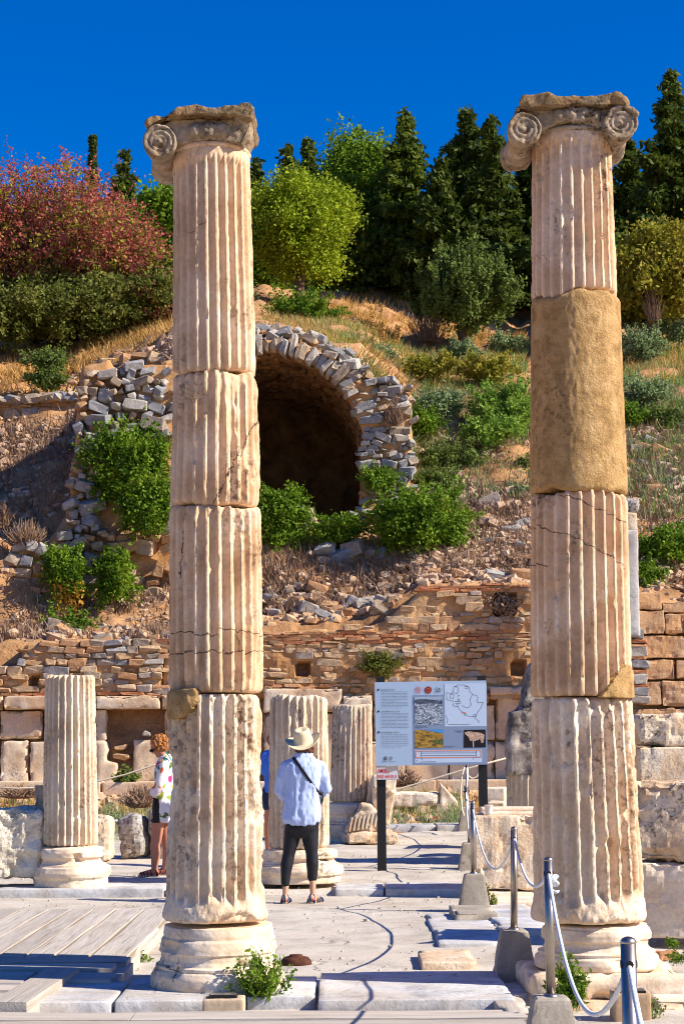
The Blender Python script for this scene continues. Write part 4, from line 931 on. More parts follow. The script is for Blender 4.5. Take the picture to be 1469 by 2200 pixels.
# ================================================================ vegetation
def leafmat(name, a, b, c=None, trans=.35, scale=2.2):
    m = MT(name, .6); m.b.inputs['Specular IOR Level'].default_value = .15
    n = m.noise(scale, 3, .6); col = m.ramp(n, [(.3, a), (.62, b)]+([(.8, c)] if c else []))
    fine = m.noise(23, 2, .6); col = m.mix(.7, col, m.ramp(fine, [(.3, B3(.6)), (.7, B3(1.25))]), 'MULTIPLY')
    m.col(col); tr = m.add('ShaderNodeBsdfTranslucent'); m.lk(col, tr.inputs[0]); mx = m.add('ShaderNodeMixShader'); mx.inputs[0].default_value = trans
    out = m.n['Material Output']; m.lk(m.b.outputs[0], mx.inputs[1]); m.lk(tr.outputs[0], mx.inputs[2]); m.lk(mx.outputs[0], out.inputs[0]); return m.m
L_con = leafmat('conifer_needles', (.045, .08, .012), (.15, .20, .022))
L_con2 = leafmat('dark_conifer_needles', (.030, .058, .010), (.11, .145, .018))
L_pine = leafmat('bright_pine_needles', (.17, .25, .012), (.36, .44, .02), trans=.3)
L_pine2 = leafmat('mid_pine_needles', (.08, .16, .012), (.22, .33, .02))
L_olive = leafmat('grey_green_leaves', (.08, .12, .02), (.20, .27, .06))
L_bush = leafmat('bright_bush_leaves', (.06, .13, .010), (.19, .31, .02), (.40, .38, .06))
L_bright = leafmat('light_green_leaves', (.12, .24, .03), (.28, .42, .06), (.42, .46, .10))
L_silver = leafmat('silver_green_leaves', (.16, .23, .09), (.30, .38, .17))
L_yellow = leafmat('yellow_green_leaves', (.20, .22, .02), (.38, .33, .04), (.42, .25, .06))
L_red = leafmat('red_seed_heads', (.38, .075, .06), (.54, .16, .12), (.46, .26, .12))
L_hedge = leafmat('hedge_leaves', (.09, .12, .018), (.20, .21, .04), (.26, .19, .08))
L_dry = leafmat('dry_grass', (.50, .29, .09), (.72, .46, .15), (.52, .24, .07), trans=.25)
L_twig = leafmat('dry_twigs', (.22, .13, .08), (.38, .25, .16), trans=.1)
M_bark = stone_mat('bark', (.20, .13, .08), (.14, .09, .055), (.07, .045, .03), scale=6, bumpd=.03)
def leaves(pts, size, seed, elong=1.6, bias=None, up=0.0):
    """one rhombic leaf (two triangles) at every point"""
    r = np.random.default_rng(seed); n = len(pts)
    a = r.normal(size=(n, 3)); a[:, 2] += up
    a /= np.linalg.norm(a, axis=1)[:, None]+1e-9
    if bias is not None: a = a+bias; a /= np.linalg.norm(a, axis=1)[:, None]+1e-9
    b = np.cross(a, r.normal(size=(n, 3))); b /= np.linalg.norm(b, axis=1)[:, None]+1e-9
    s = size*r.uniform(.6, 1.3, n)[:, None]
    v = np.stack([pts-a*s*elong/2, pts+b*s*.5, pts+a*s*elong/2, pts-b*s*.5], 1).reshape(-1, 3)
    k = np.arange(n)*4; f = np.concatenate([np.stack([k, k+1, k+2], 1), np.stack([k, k+2, k+3], 1)]); return v, f
def clumps(c, rad, nc, per, cr_, seed, hollow=.5, shell=.45, bottom=-1.0, flat=1.0):
    r = np.random.default_rng(seed); d = r.normal(size=(nc, 3)); d /= np.linalg.norm(d, axis=1)[:, None]
    d[:, 2] = np.where(d[:, 2] < bottom, -d[:, 2]*.5, d[:, 2])
    q = r.uniform(hollow**3, 1, nc)**shell
    lump = 1+.34*vn(d*2.3+seed, seed)+.2*vn(d*5+seed, seed+1)
    cc = d*(q*lump)[:, None]*np.array(rad)+np.array(c)
    sz = r.uniform(.4, 1.35, nc)*cr_
    p = np.repeat(cc, per, 0)+r.normal(size=(nc*per, 3))*np.repeat(sz, per)[:, None]*np.array([.5, .5, .5*flat])
    return p
def wobble(a, b, n, amp, seed):
    a, b = Vector(a), Vector(b); r = random.Random(seed); return [a.lerp(b, k/(n-1))+Vector((r.uniform(-1, 1), r.uniform(-1, 1), 0))*amp*(0 if k == 0 else 1) for k in range(n)]
def limbs(base, targets, r0, seed):
    parts = []
    for k, t in enumerate(targets):
        p = wobble(base, t, 6, .08*(Vector(t)-Vector(base)).length*.6, seed+k); parts.append(tube(p, [r0*(1-.8*i/5) for i in range(6)], 6))
    return parts
def tree_round(name, label, px, pytop, pw, d, mat, seed, nc=260, per=70, leaf=.10, cr_=.5, base_py=None, cat='tree', group=None, ratio=1.0, aspect=None, hollow=.45, fillk=1.0):
    X = Xat(px, d); zb = zt1(X, d); zt_ = P(px, pytop, d).z; rw = pw/2*d/F; h = zt_-zb
    cb = P(px, base_py, d).z if base_py else zb+h*.25
    c = (P(px, pytop, d).x, d, (zt_+cb)/2); rad = (rw, rw*ratio, (zt_-cb)/2)
    t = thing(name, (X, d, zb), label, cat, group)
    v, f = leaves(clumps(c, rad, nc, per, cr_, seed, hollow), leaf, seed+1)
    link('crown', npmesh('crown', v, f), mat, t)
    r = random.Random(seed); tg = [(c[0]+r.uniform(-.6, .6)*rad[0], c[1]+r.uniform(-.6, .6)*rad[1], c[2]+r.uniform(-.3, .7)*rad[2]) for _ in range(9)]
    fork = (X, d, zb+(cb-zb)*.9+.1)
    w = [tube(wobble((X, d, zb-.2), fork, 4, .05, seed), [.05*h*.5+.05]*4, 8)]+limbs(fork, tg, .03*h*.5+.03, seed)
    link('trunk', npmesh('trunk', *merge(w)), M_bark, t); return t
def tree_conifer(label, px, pytop, pw, d, mat, seed, leaf=.12, dens=1.0, base_py=None, group='dark conifers along the hilltop', narrow=False, name='conifer'):
    X = P(px, pytop, d).x; zb = zt1(X, d); z1 = P(px, pytop, d).z; R0 = pw/2*d/F*(1 if narrow else 1.28); h = z1-zb; r = np.random.default_rng(seed)
    t = thing(name, (X, d, zb), label, 'tree', group)
    pts = []; wood = [tube([(X, d, zb-.2), (X, d, zb+h*.5), (X, d, z1-.1)], [.02*h+.04, .013*h+.03, .01], 8)]
    nb = int(165*dens*max(.6, h/8))
    for k in range(nb):
        u = (r.random()**.8)*.985+.015 if not narrow else r.random(); z = z1-u*h*.94
        env = (u**.85)*1.05*(1-.2*sstep(.85, 1, np.array([u]))[0]) if not narrow else min(1, (u*5)**.7)*(1-.3*u)
        a_ = r.uniform(0, 2*math.pi); L = max(.10, R0*env*r.uniform(.5, 1.15)*(1+(0 if narrow else .55)*float(vn(np.array([[math.cos(a_)*1.3+seed*3, math.sin(a_)*1.3, z*.75]]), seed)[0]))); a = a_; el = r.uniform(-.1, .6) if not narrow else 1.1
        m = max(10, int((46 if not narrow else 40)*L/max(R0, .3)*1.6)); s = r.uniform(.15, 1, m)**.7
        rr = L*s; spread = (.06+.10*L*(1-.6*s))*(1 if not narrow else .5)
        q = np.stack([X+rr*math.cos(a), d+rr*math.sin(a), z+rr*math.tan(el)*.6-.18*rr*rr/max(L, .3)], 1)+r.normal(size=(m, 3))*spread[:, None]*np.array([.7, .7, .5])
        pts.append(np.repeat(q, 3 if not narrow else 4, 0)+r.normal(size=(m*(3 if not narrow else 4), 3))*(.07 if not narrow else .025))
        if k % 5 == 0: wood.append(tube([(X, d, z-.1), (X+L*.8*math.cos(a), d+L*.8*math.sin(a), z+L*.3*math.tan(el))], [.04, .01], 4, False))
    v, f = leaves(np.concatenate(pts), leaf*(.62 if not narrow else .4), seed, 2.2); link('crown', npmesh('crown', v, f), mat, t); link('trunk', npmesh('trunk', *merge(wood)), M_bark, t); return t
cyp = tree_conifer('thin dark pencil cypress rising behind the red tree', 200, 300, 21, 66, L_con2, 1, .13, 2.2, group=None, narrow=True, name='cypress')
tree_conifer('small conifer just right of the pencil cypress', 268, 322, 96, 64, L_con2, 2, .16, 1.2, group=None)
tree_conifer('conifer top showing just right of the left capital', 548, 345, 90, 62, L_con2, 3, .16, 1.1, group=None)
tree_conifer('left of the twin dark conifer tops beside the rounded bright pine', 617, 306, 90, 66, L_con2, 4, .17, 1.2, group=None)
tree_conifer('right of the twin dark conifer tops beside the rounded bright pine', 661, 300, 90, 67, L_con2, 5, .17, 1.2, group=None)
tree_conifer('tall thin-spired conifer left of the densest group', 872, 236, 175, 60, L_con, 6, .17, 1.5, group=None)
tree_conifer('broad dark conifer, tallest of the middle group', 1000, 232, 190, 60, L_con2, 7, .17, 1.9, group=None)
tree_conifer('dark conifer close to the left edge of the right tall column', 1055, 250, 190, 58, L_con2, 8, .17, 1.9, group=None)
tree_conifer('conifer half hidden behind the right tall column shaft', 1150, 300, 220, 59, L_con2, 9, .18, 1.6, group=None)
tree_conifer('tallest conifer at the far right edge', 1438, 150, 235, 55, L_con2, 10, .16, 2.4, group=None)
tree_conifer('lower dark conifer between the right column and the tallest one', 1350, 300, 170, 58, L_con2, 11, .17, 1.6, group=None)
tree_conifer('conifer filling the lower gap behind the small olive-green tree', 945, 345, 190, 58, L_con2, 12, .17, 1.5, group=None)
tree_conifer('conifer rising outside the right edge of the view', 1560, 230, 230, 58, L_con2, 13, .18, 1.5, group=None)
tree_round('pine_tree', 'rounded bright yellow-green pine just right of the left tall column', 645, 392, 206, 53, L_pine, 21, 480, 130, .06, .38, base_py=590, hollow=.6)
tree_round('pine_tree', 'tall light green pine behind the rounded one, against the sky', 765, 272, 160, 62, L_pine2, 22, 300, 130, .085, .55, base_py=600)
tree_round('pine_tree', 'bright green pine right of the pencil cypress, behind the left column', 345, 408, 120, 58, L_pine2, 23, 240, 70, .12, .5, base_py=560)
tree_round('tree', 'dark green tree between the tall light pine and the conifers', 820, 420, 180, 61, L_con, 24, 300, 70, .15, .6, base_py=640)
tree_round('tree', 'dark leafy mass of tree behind the yellow-green tree at right', 1390, 400, 200, 60, L_con2, 25, 300, 70, .16, .6, base_py=660)
tree_round('tree', 'dark rounded tree behind the right column between the conifers', 1090, 420, 210, 63, L_con2, 26, 320, 70, .16, .6, base_py=660)
tree_round('tree', 'green tree low between the red tree and the left tall column', 300, 470, 130, 60, L_pine2, 27, 200, 70, .13, .6, base_py=620)
tree_round('tree', 'dark green tree right of the rounded bright pine', 735, 470, 120, 60, L_con, 28, 200, 70, .14, .6, base_py=640)
tree_round('tree', 'pine crown showing between the left column and the rounded pine', 575, 440, 100, 58, L_pine2, 29, 160, 70, .12, .5, base_py=600)
# small olive-green tree with upright shoots
ot = tree_round('small_tree', 'small grey-green tree with upright shoots and a dark trunk on the dry slope', 1002, 562, 190, 50, L_olive, 31, 240, 90, .06, .30, base_py=712, hollow=.3)
sh = np.random.default_rng(5); pts = []; tw = []
for k in range(190):
    a = sh.uniform(0, 2*math.pi); q = sh.uniform(0, 1)**.6; X0 = Xat(1005, 50)+q*1.25*math.cos(a); Y0 = 50+q*1.2*math.sin(a); z0 = P(1005, 570+70*q*q+sh.uniform(0, 60), 50).z; L = sh.uniform(.5, 1.1)*(1.15-.5*q)
    s = sh.uniform(0, 1, 80); lean = sh.normal(size=2)*.12+np.array([math.cos(a), math.sin(a)])*.3*q
    pts.append(np.stack([X0+lean[0]*s*L, Y0+lean[1]*s*L, z0+s*L], 1)+sh.normal(size=(80, 3))*.035)
link('shoots', npmesh('shoots', *leaves(np.concatenate(pts), .075, 6)), L_olive, ot)
tree_round('small_tree', 'yellow-green tree with russet top at the right edge of the slope', 1412, 492, 210, 50, L_yellow, 32, 260, 60, .085, .34, base_py=690, hollow=.45)
# red tree
rt = thing('red_tree', (Xat(150, 50), 50, zt1(Xat(150, 50), 50)), 'wide red-berried tree with bare twigs at the left, against the sky', 'tree')
q = np.random.default_rng(9); zb = zt1(Xat(150, 50), 50); tw = []; lp = []; gp_ = []
def rtop(px): return np.interp(px, [-80, 0, 60, 150, 235, 300, 350, 372], [370, 372, 375, 370, 420, 480, 520, 560])
for k in range(430):
    px = q.uniform(-110, 372); top = rtop(px)+q.uniform(-12, 190)**1.0; d = 50+q.uniform(-2.2, 2.2); e = P(px, top, d); 
    bx = Xat(150+(px-150)*.45, 50)+q.uniform(-.3, .3); b = Vector((bx, 50+q.uniform(-.5, .5), zt1(bx, 50)+q.uniform(.1, .5)))
    mid = b.lerp(e, .5)+Vector((q.uniform(-.3, .3), q.uniform(-.2, .2), q.uniform(0, .4))); n = 7
    path = [b.lerp(mid, s).lerp(mid.lerp(e, s), s)+Vector(q.normal(size=3))*.04 for s in np.linspace(0, 1, n)]
    tw.append(tube(path, list(np.linspace(.03, .008, n)), 3, False))
    for s in range(3, n):
        for w in range(2):
            t0 = path[s]; t1 = t0+Vector((q.normal()*.28, q.normal()*.28, abs(q.normal())*.3)); tw.append(tube([t0, t1], [.008, .005], 3, False))
            m = 16; ss = q.uniform(.3, 1.1, m)[:, None]; lp.append(np.array(t0)+(np.array(t1)-np.array(t0))*ss+q.normal(size=(m, 3))*.07)
            if q.random() < .6: gp_.append(np.array(t0)+q.normal(size=(8, 3))*.12)
link('branches', npmesh('branches', *merge(tw)), M_bark, rt)
link('seed_heads', npmesh('seeds', *leaves(np.concatenate(lp), .058, 3, 1.4)), L_red, rt)
link('leaves', npmesh('leaves', *leaves(np.concatenate(gp_), .075, 4)), L_yellow, rt)
# shrubs
def shrub(label, px, py0, py1, pw, d, mat, seed, nc=70, per=60, leaf=.07, cr_=.22, name='shrub', dy=1.0, drop=False, group=None, up=.0, hollow=.3):
    a = P(px, py0, d); b = P(px, py1, d); h = a.z-b.z; rw = pw/2*d/F
    t = thing(name, (a.x, d, b.z), label, 'shrub', group)
    r = np.random.default_rng(seed); bot = -.55 if not drop else -1
    p = clumps((a.x, d, b.z+h*(.5 if drop else .42)), (rw*.84, max(.28, rw*.6*dy), h*(.43 if drop else .5)), int(nc*.8), per, cr_, seed, hollow, .5, bottom=bot)
    sp_ = []
    for k in range(int(26+nc*.25)):                   # long shoots breaking the outline
        an = r.uniform(0, 2*math.pi); e = r.uniform(.0 if not drop else -.9, 1.1); dv = np.array([math.cos(an)*math.cos(e), math.sin(an)*math.cos(e)*.7, math.sin(e)]); L_ = r.uniform(.12, .42)*min(1.4, .5+rw)
        st0 = np.array([a.x, d, b.z+h*(.5 if drop else .42)])+dv*np.array([rw, rw*.7, h*.5])*r.uniform(.75, 1.0); tt = r.uniform(0, 1, 26)[:, None]
        sp_.append(st0+dv*tt*L_+np.array([0, 0, -.25 if drop else .1])*tt**2*L_+r.normal(size=(26, 3))*.02)
    p = np.concatenate([p]+sp_)
    link('foliage', npmesh('foliage', *leaves(np.repeat(p, 2, 0)+r.normal(size=(len(p)*2, 3))*.035, leaf*.74, seed, up=up)), mat, t)
    tg = [(a.x+r.uniform(-.7, .7)*rw, d+r.uniform(-.4, .4)*rw, b.z+h*r.uniform(.4, .9)) for _ in range(7)]
    link('stems', npmesh('stems', *merge(limbs((a.x, d+.1, b.z-.05), tg, .025, seed))), M_bark, t); return t
shrub('large bright green bush draped over the rubble left of the left column', 275, 912, 1090, 165, 36.7, L_bush, 41, 170, 75, .065, .24, drop=True)
shrub('lower fringe of the draped green bush hugging the left column', 320, 1030, 1145, 105, 36.2, L_bush, 42, 80, 70, .065, .2, drop=True)
shrub('left clump of hanging green creeper with orange runners on the rubble wall', 145, 1178, 1290, 85, 35.9, L_bush, 43, 60, 60, .055, .17, drop=True, name='creeper')
shrub('right clump of hanging green creeper on the rubble wall', 250, 1178, 1300, 68, 35.9, L_bush, 44, 50, 60, .055, .17, drop=True, name='creeper')
shrub('small green bush on the ledge under the hanging creepers', 148, 1328, 1392, 88, 35.4, L_bush, 45, 50, 60, .055, .17)
run = thing('creeper_runner', T(140, 1335, 35.8), 'thin orange dried runners hanging below the left creeper clump', 'creeper')
rp = []
for k in range(7): rp.append(tube(wobble(T(118+k*8, 1255, 35.7), T(128+k*6, 1330-k % 3*12, 35.75), 6, .05, k), .008, 4, False))
link('runner', npmesh('runner', *merge(rp)), simple('orange_runner', (.62, .28, .04), .8), run)
rr9 = np.random.default_rng(8); link('dry_leaves', npmesh('rl', *leaves(np.array([T(rr9.uniform(115, 180), rr9.uniform(1240, 1325), 35.68) for _ in range(260)]), .045, 3)), leafmat('orange_leaves', (.55, .25, .03), (.62, .36, .05)), run)
shrub('green bush at the right side of the left column under the vault opening', 605, 1045, 1195, 135, 37.2, L_bush, 46, 110, 70, .065, .22, drop=True)
shrub('low trailing green bush across the foot of the vault opening', 728, 1122, 1172, 85, 37.0, L_bush, 47, 34, 50, .06, .16)
shrub('big round bright green bush right of the vault opening', 905, 1055, 1200, 205, 36.5, L_bush, 48, 230, 75, .062, .24, hollow=.5)
shrub('small thin green plant growing out of the vault pier', 820, 1020, 1060, 65, 37.6, L_bush, 49, 16, 30, .055, .14)
shrub('small brown-green tuft growing from the wall above the sign', 817, 1412, 1455, 55, 33.95, L_hedge, 50, 24, 60, .045, .10)
shrub('dark dry tuft in the hole of the upper wall', 1085, 1280, 1325, 60, 34.1, L_twig, 51, 22, 50, .045, .12)
sl = [(938, 842, 915, 100, 41.5, L_silver, 'silvery shrub on the slope just right of the vault pier'), (905, 892, 930, 62, 40.5, L_bush, 'low green shrub against the top right of the vault pier'),
      (1085, 828, 950, 150, 41, L_bright, 'spreading green shrub on the slope touching the right tall column'), (1050, 905, 958, 110, 40, L_bright, 'low bright green shrub in the middle of the slope'),
      (965, 962, 1030, 120, 39.5, L_olive, 'pale olive shrub on the slope right of the vault pier'), (930, 1020, 1060, 90, 38.6, L_olive, 'thin olive shrub low beside the vault pier'),
      (1115, 1000, 1060, 70, 39.5, L_olive, 'olive shrub against the left edge of the right column'), (1115, 1055, 1110, 60, 38.4, L_silver, 'grey-green shrub under the olive one against the right column'),
      (1100, 730, 760, 80, 50, L_silver, 'low silvery plants just right of the small tree trunk'), (1375, 708, 790, 90, 48, L_silver, 'silvery shrub right of the concrete drum'),
      (1450, 700, 730, 60, 50, L_silver, 'small silvery shrub at the right edge near the top of the slope'), (1385, 820, 882, 80, 42.5, L_silver, 'grey-green shrub midway up the slope right of the column'),
      (1430, 880, 962, 110, 41.5, L_olive, 'rounded olive-yellow shrub at the right edge midway up the slope'), (1355, 880, 930, 50, 41.5, L_bush, 'green shrub directly right of the concrete drum base'),
      (1425, 1040, 1090, 80, 38.5, L_silver, 'silvery shrub low on the slope at the right edge'), (1425, 1132, 1250, 130, 36.0, L_bush, 'big bright green creeper covering the right wall top'), (1385, 1200, 1315, 60, 35.4, L_bush, 'hanging tail of green creeper right of the upright slab'),
      (645, 628, 722, 150, 49, L_bush, 'bright green bush under the rounded pine'), (995, 745, 775, 60, 48, L_silver, 'small silvery plant below the small tree trunk'), (810, 755, 785, 50, 45, L_silver, 'pale green tuft above the arch crown at right'),
      (100, 765, 790, 80, 44.5, L_olive, 'low green tuft on the dry bank at left'), (100, 800, 835, 60, 44.4, L_olive, 'yellow-green weed above the retaining wall at left'),
      (925, 775, 815, 90, 44.5, L_yellow, 'yellow-green clump on the dry grass above the vault pier'), (1045, 770, 830, 110, 44.5, L_yellow, 'wide yellow clump on the slope left of the concrete drum'), (1345, 655, 700, 60, 51, L_hedge, 'dull green scrub right of the fluted upper drum')]
for k, (px, a, b, w, d, m, lab) in enumerate(sl):
    shrub(lab, px, a, b, w, d, m, 60+k, max(18, int(w*(b-a)/150)), 62, .062, .2, up=.4 if m in (L_silver, L_yellow) else 0, drop=('creeper' in lab), name='creeper' if 'creeper' in lab else 'shrub')
hp = np.concatenate([clumps((P(px, y, d).x, d, P(px, y, d).z), (1.35, 1.0, .62), 70, 70, .28, 90+i, .3) for i, (px, y, d) in enumerate([(-60, 690, 47.5), (10, 680, 47), (70, 668, 47.5), (130, 672, 47.5), (190, 662, 48), (250, 650, 48), (300, 640, 48.5), (345, 635, 48.5), (120, 640, 49), (300, 610, 50), (345, 590, 50), (20, 655, 49), (440, 640, 49)])])
hg = thing('hedge', (Xat(170, 48), 48, zt1(Xat(170, 48), 48)), 'long olive-green scrub hedge under the red tree at left', 'hedge')
link('foliage', npmesh('hedge', *leaves(hp, .065, 7)), L_hedge, hg)
# dry bare bushes
def twigbush(label, px, py, pw, d, seed, n=160, mat=None, h=.6, group=None):
    b = P(px, py, d); r = np.random.default_rng(seed); w = pw/2*d/F; tw = []
    for k in range(n):
        a = r.uniform(0, 2*math.pi); q = r.uniform(.2, 1); e = (b.x+w*q*math.cos(a), d+w*.6*q*math.sin(a), b.z+h*r.uniform(.3, 1)*(1.15-.6*q)); s = (b.x+w*.4*q*math.cos(a), d+.3*w*q*math.sin(a), b.z)
        tw.append(tube(wobble(s, e, 4, .05, seed*100+k), [.012, .009, .007, .005], 3, False))
    return tag(link('dry_bush', npmesh('twigs', *merge(tw)), mat or L_twig), label, 'dry bush', group)
twigbush('grey-brown dry twig bush at the left edge below the dark hollow', 55, 1175, 110, 36.3, 1, 260)
twigbush('second dry twig bush at the very left edge of the dark hollow', 5, 1135, 60, 36.8, 2, 120)
twigbush('dry brown twigs left of the small tree trunk', 920, 735, 110, 50, 3, 260, h=1.0)
twigbush('dry brown brush under the big round bush', 905, 1235, 110, 36.0, 4, 240, h=.35)
twigbush('dry brush on the wall top beside the left column', 325, 1378, 90, 35, 5, 260, h=.4)
twigbush('dry brush right of the left column above the tile courses', 600, 1310, 70, 35.6, 6, 220, h=.35)
twigbush('dry twigs hanging on the vault pier', 848, 915, 45, 37.8, 7, 110, h=.65)
twigbush('reddish dead stalks in front of the yellow-green tree', 1405, 690, 60, 49, 8, 50, h=1.2)
twigbush('dry brown weeds left of the right column on the slope', 1075, 1215, 90, 36.4, 9, 240, h=.35)
twigbush('dry brush in front of the back wall behind the hanging rope', 865, 1690, 90, 33, 10, 200, h=.35)
twigbush('dry brush on the ground between the left stump and the floral blouse', 300, 1735, 90, 30.5, 11, 240, h=.4)
twigbush('dry brush at the foot of the wall left of the left stump', 40, 1715, 110, 32, 12, 200, h=.25)
# mullein stalks
for k, (x, y0, y1) in enumerate([(800, 668, 735), (818, 652, 735), (822, 690, 738), (850, 698, 738), (856, 700, 738)]):
    a, b = P(x-(2 if k % 2 else 0), y1, 46), P(x+2, y0, 46); r = np.random.default_rng(k); s = r.uniform(.1, 1, 150)
    v1 = tube([a, a.lerp(b, .5)+Vector((.03, 0, 0)), b], .012, 4); v2 = leaves(np.array(a)+(np.array(b)-np.array(a))*s[:, None]+r.normal(size=(150, 3))*.022, .04, k)
    tag(link('dry_stalk', npmesh('stalk', *merge([v1, v2])), L_dry), 'tall thin dry flower stalk above the vault', 'dry stalk', 'dry stalks above the vault')
# grass
def grass(name, regions, n, hgt, mat, seed, w=.02, lean=.35, thin=.5):
    r = np.random.default_rng(seed); P_ = []
    for (x0, x1, d0, d1, wt) in regions:
        m = int(n*wt); px = r.uniform(x0, x1, m); d = r.uniform(d0, d1, m); X = (px-CX)/F*d
        cl_ = vn(np.stack([X*.9, d*.9, X*0], 1), seed) > r.uniform(-.9, thin, m); X, d = X[cl_], d[cl_]
        P_.append(np.stack([X, d, zt(X, d)], 1))
    p = np.concatenate(P_); p = p[~((p[:, 1] > 37.6) & (p[:, 1] < 38.75) & (p[:, 0] > -3.5) & (p[:, 0] < .65))]; m = len(p); p[:, 2] += .02
    a = r.uniform(0, 2*math.pi, m); h = hgt*r.uniform(.5, 1.3, m); dx = np.stack([np.cos(a), np.sin(a), a*0], 1)*w
    tip = p+np.stack([r.normal(size=m)*lean*h, r.normal(size=m)*lean*h, h], 1); base = p-np.array([0, 0, .08])
    v = np.stack([base-dx, base+dx, tip], 1).reshape(-1, 3); f = np.arange(m*3).reshape(-1, 3)
    return tag(link(name, npmesh(name, v, f), mat), kind='stuff')
grass('dry_grass', [(-80, 372, 44.6, 49, .32), (560, 1140, 42, 54, .42), (1330, 1520, 46, 54, .12), (700, 1000, 52, 62, .14)], 40000, .24, L_dry, 3, .02, .55, 1.3)
grass('slope_dry_grass', [(880, 1500, 35.6, 44, .95), (570, 900, 35, 37.5, .15), (0, 370, 34.5, 36.5, .1), (-60, 160, 38, 43.8, .15)], 26000, .2, L_twig, 4, .02, .6)
grass('slope_litter', [(570, 1520, 35.2, 45.5, 1), (-60, 372, 34.6, 43, .25)], 38000, .09, L_twig, 9, .028, 1.3, -.4)
grass('orange_litter', [(560, 1140, 41, 56, 1), (-80, 372, 44.5, 50, .4), (1340, 1500, 42, 52, .25)], 30000, .12, leafmat('orange_dry_leaves', (.36, .19, .06), (.56, .33, .10)), 10, .022, 1.2, .6)
grass('green_scrub', [(700, 1140, 39, 50, .6), (1340, 1520, 37, 52, .5)], 30000, .20, L_bright, 11, .024, .8, 2.4)
grass('green_grass', [(560, 1140, 43, 50, .35), (1330, 1520, 44, 52, .3), (880, 1140, 38, 43, .2), (1345, 1520, 37, 44, .2)], 16000, .22, L_silver, 5, .022)
grass('foreground_grass', [(820, 985, 29.8, 33, .4), (210, 350, 28, 32, .35), (-40, 90, 29, 33, .2)], 4500, .22, L_silver, 6, .012)
grass('foreground_dry_grass', [(-60, 372, 30.5, 33.6, .5), (800, 1140, 31, 33.6, .5)], 5000, .16, L_dry, 7, .01)
# ================================================================ information sign
DS = 23.0
sg = thing('information_sign', T(925, 1880, DS), 'grey-blue information board about the basilica stoa on two black posts', 'sign')
def Zs(zx, zy, off=.0): return P(790+zx/5.246, 1440+zy/5.246, DS-.012-off)
def sq(poly, off, mat, name, parent, thick=0):
    v = [tuple(Zs(a, b, off)) for a, b in poly]; me = npmesh(name, v, [np.arange(len(v))[::-1][None, :]]); return link(name, me, mat, parent)
def rect(x0, y0, x1, y1): return [(x0, y0), (x1, y0), (x1, y1), (x0, y1)]
M_panel = simple('printed_panel', (.33, .44, .60), .5, var=.02); M_band = simple('panel_band', (.19, .25, .38), .5, var=.02); M_map = simple('map_print', (.43, .53, .69), .5, var=.02)
M_ink = simple('print_ink', (.04, .045, .06), .6, var=0); M_redink = simple('red_ink', (.55, .08, .04), .6, var=0); M_maroon = simple('maroon_ink', (.28, .02, .02), .6, var=0); M_orange = simple('orange_ink', (.7, .18, .05), .6, var=0)
a, b, c_, d_ = Zs(78, 135), Zs(1330, 115), Zs(1347, 1062), Zs(92, 1078)
fr = [a, b, c_, d_]; v = np.array([tuple(q) for q in fr]+[(q.x, q.y+.03, q.z) for q in fr]); f = np.array([[0, 3, 2, 1], [4, 5, 6, 7], [0, 1, 5, 4], [1, 2, 6, 5], [2, 3, 7, 6], [3, 0, 4, 7]])
panel = link('panel', npmesh('panel', v, f), M_panel, sg)
for x0, x1, nm in ((97, 197, 0), (1252, 1350, 0)):
    t0 = Zs(x0+(2 if x0 < 500 else -18), 120 if x0 < 500 else 108, -.05); b0 = P(790+(x0+4)/5.246, 1883, DS+.04)
    w = (x1-x0)/5.246*DS/F; v, f = merge([tube([t0+Vector((w/2, 0, 0)), b0+Vector((w/2, 0, -.1))], w*.70, 4)])
    q = Matrix.Rotation(R(0), 3, 'Z'); me = npmesh('post', *box(((t0.x+b0.x)/2+w/2, DS+.05, (t0.z+b0.z)/2), (w, .06, t0.z-b0.z+.1))); link('post', me, M_black, sg)
sq([(503, 280), (860, 276), (866, 634), (1338, 632), (1347, 1062), (510, 1064)], .002, M_band, 'blue_band', panel)
sq([(860, 150), (1334, 146), (1338, 630), (868, 634)], .003, M_map, 'map', panel)
sq([(530, 900), (1284, 893), (1285, 1036), (532, 1044)], .003, M_map, 'plan_drawing', panel)
def stroke(pts, w, off, mat, name, parent=panel):
    parts = []
    for (x0, y0), (x1, y1) in zip(pts, pts[1:]):
        L = math.hypot(x1-x0, y1-y0) or 1; nx, ny = -(y1-y0)/L*w/2, (x1-x0)/L*w/2
        parts.append(([tuple(Zs(a, b, off)) for a, b in ((x0+nx, y0+ny), (x1+nx, y1+ny), (x1-nx, y1-ny), (x0-nx, y0-ny))], np.array([[0, 1, 2, 3]])))
    return parts
mp = []
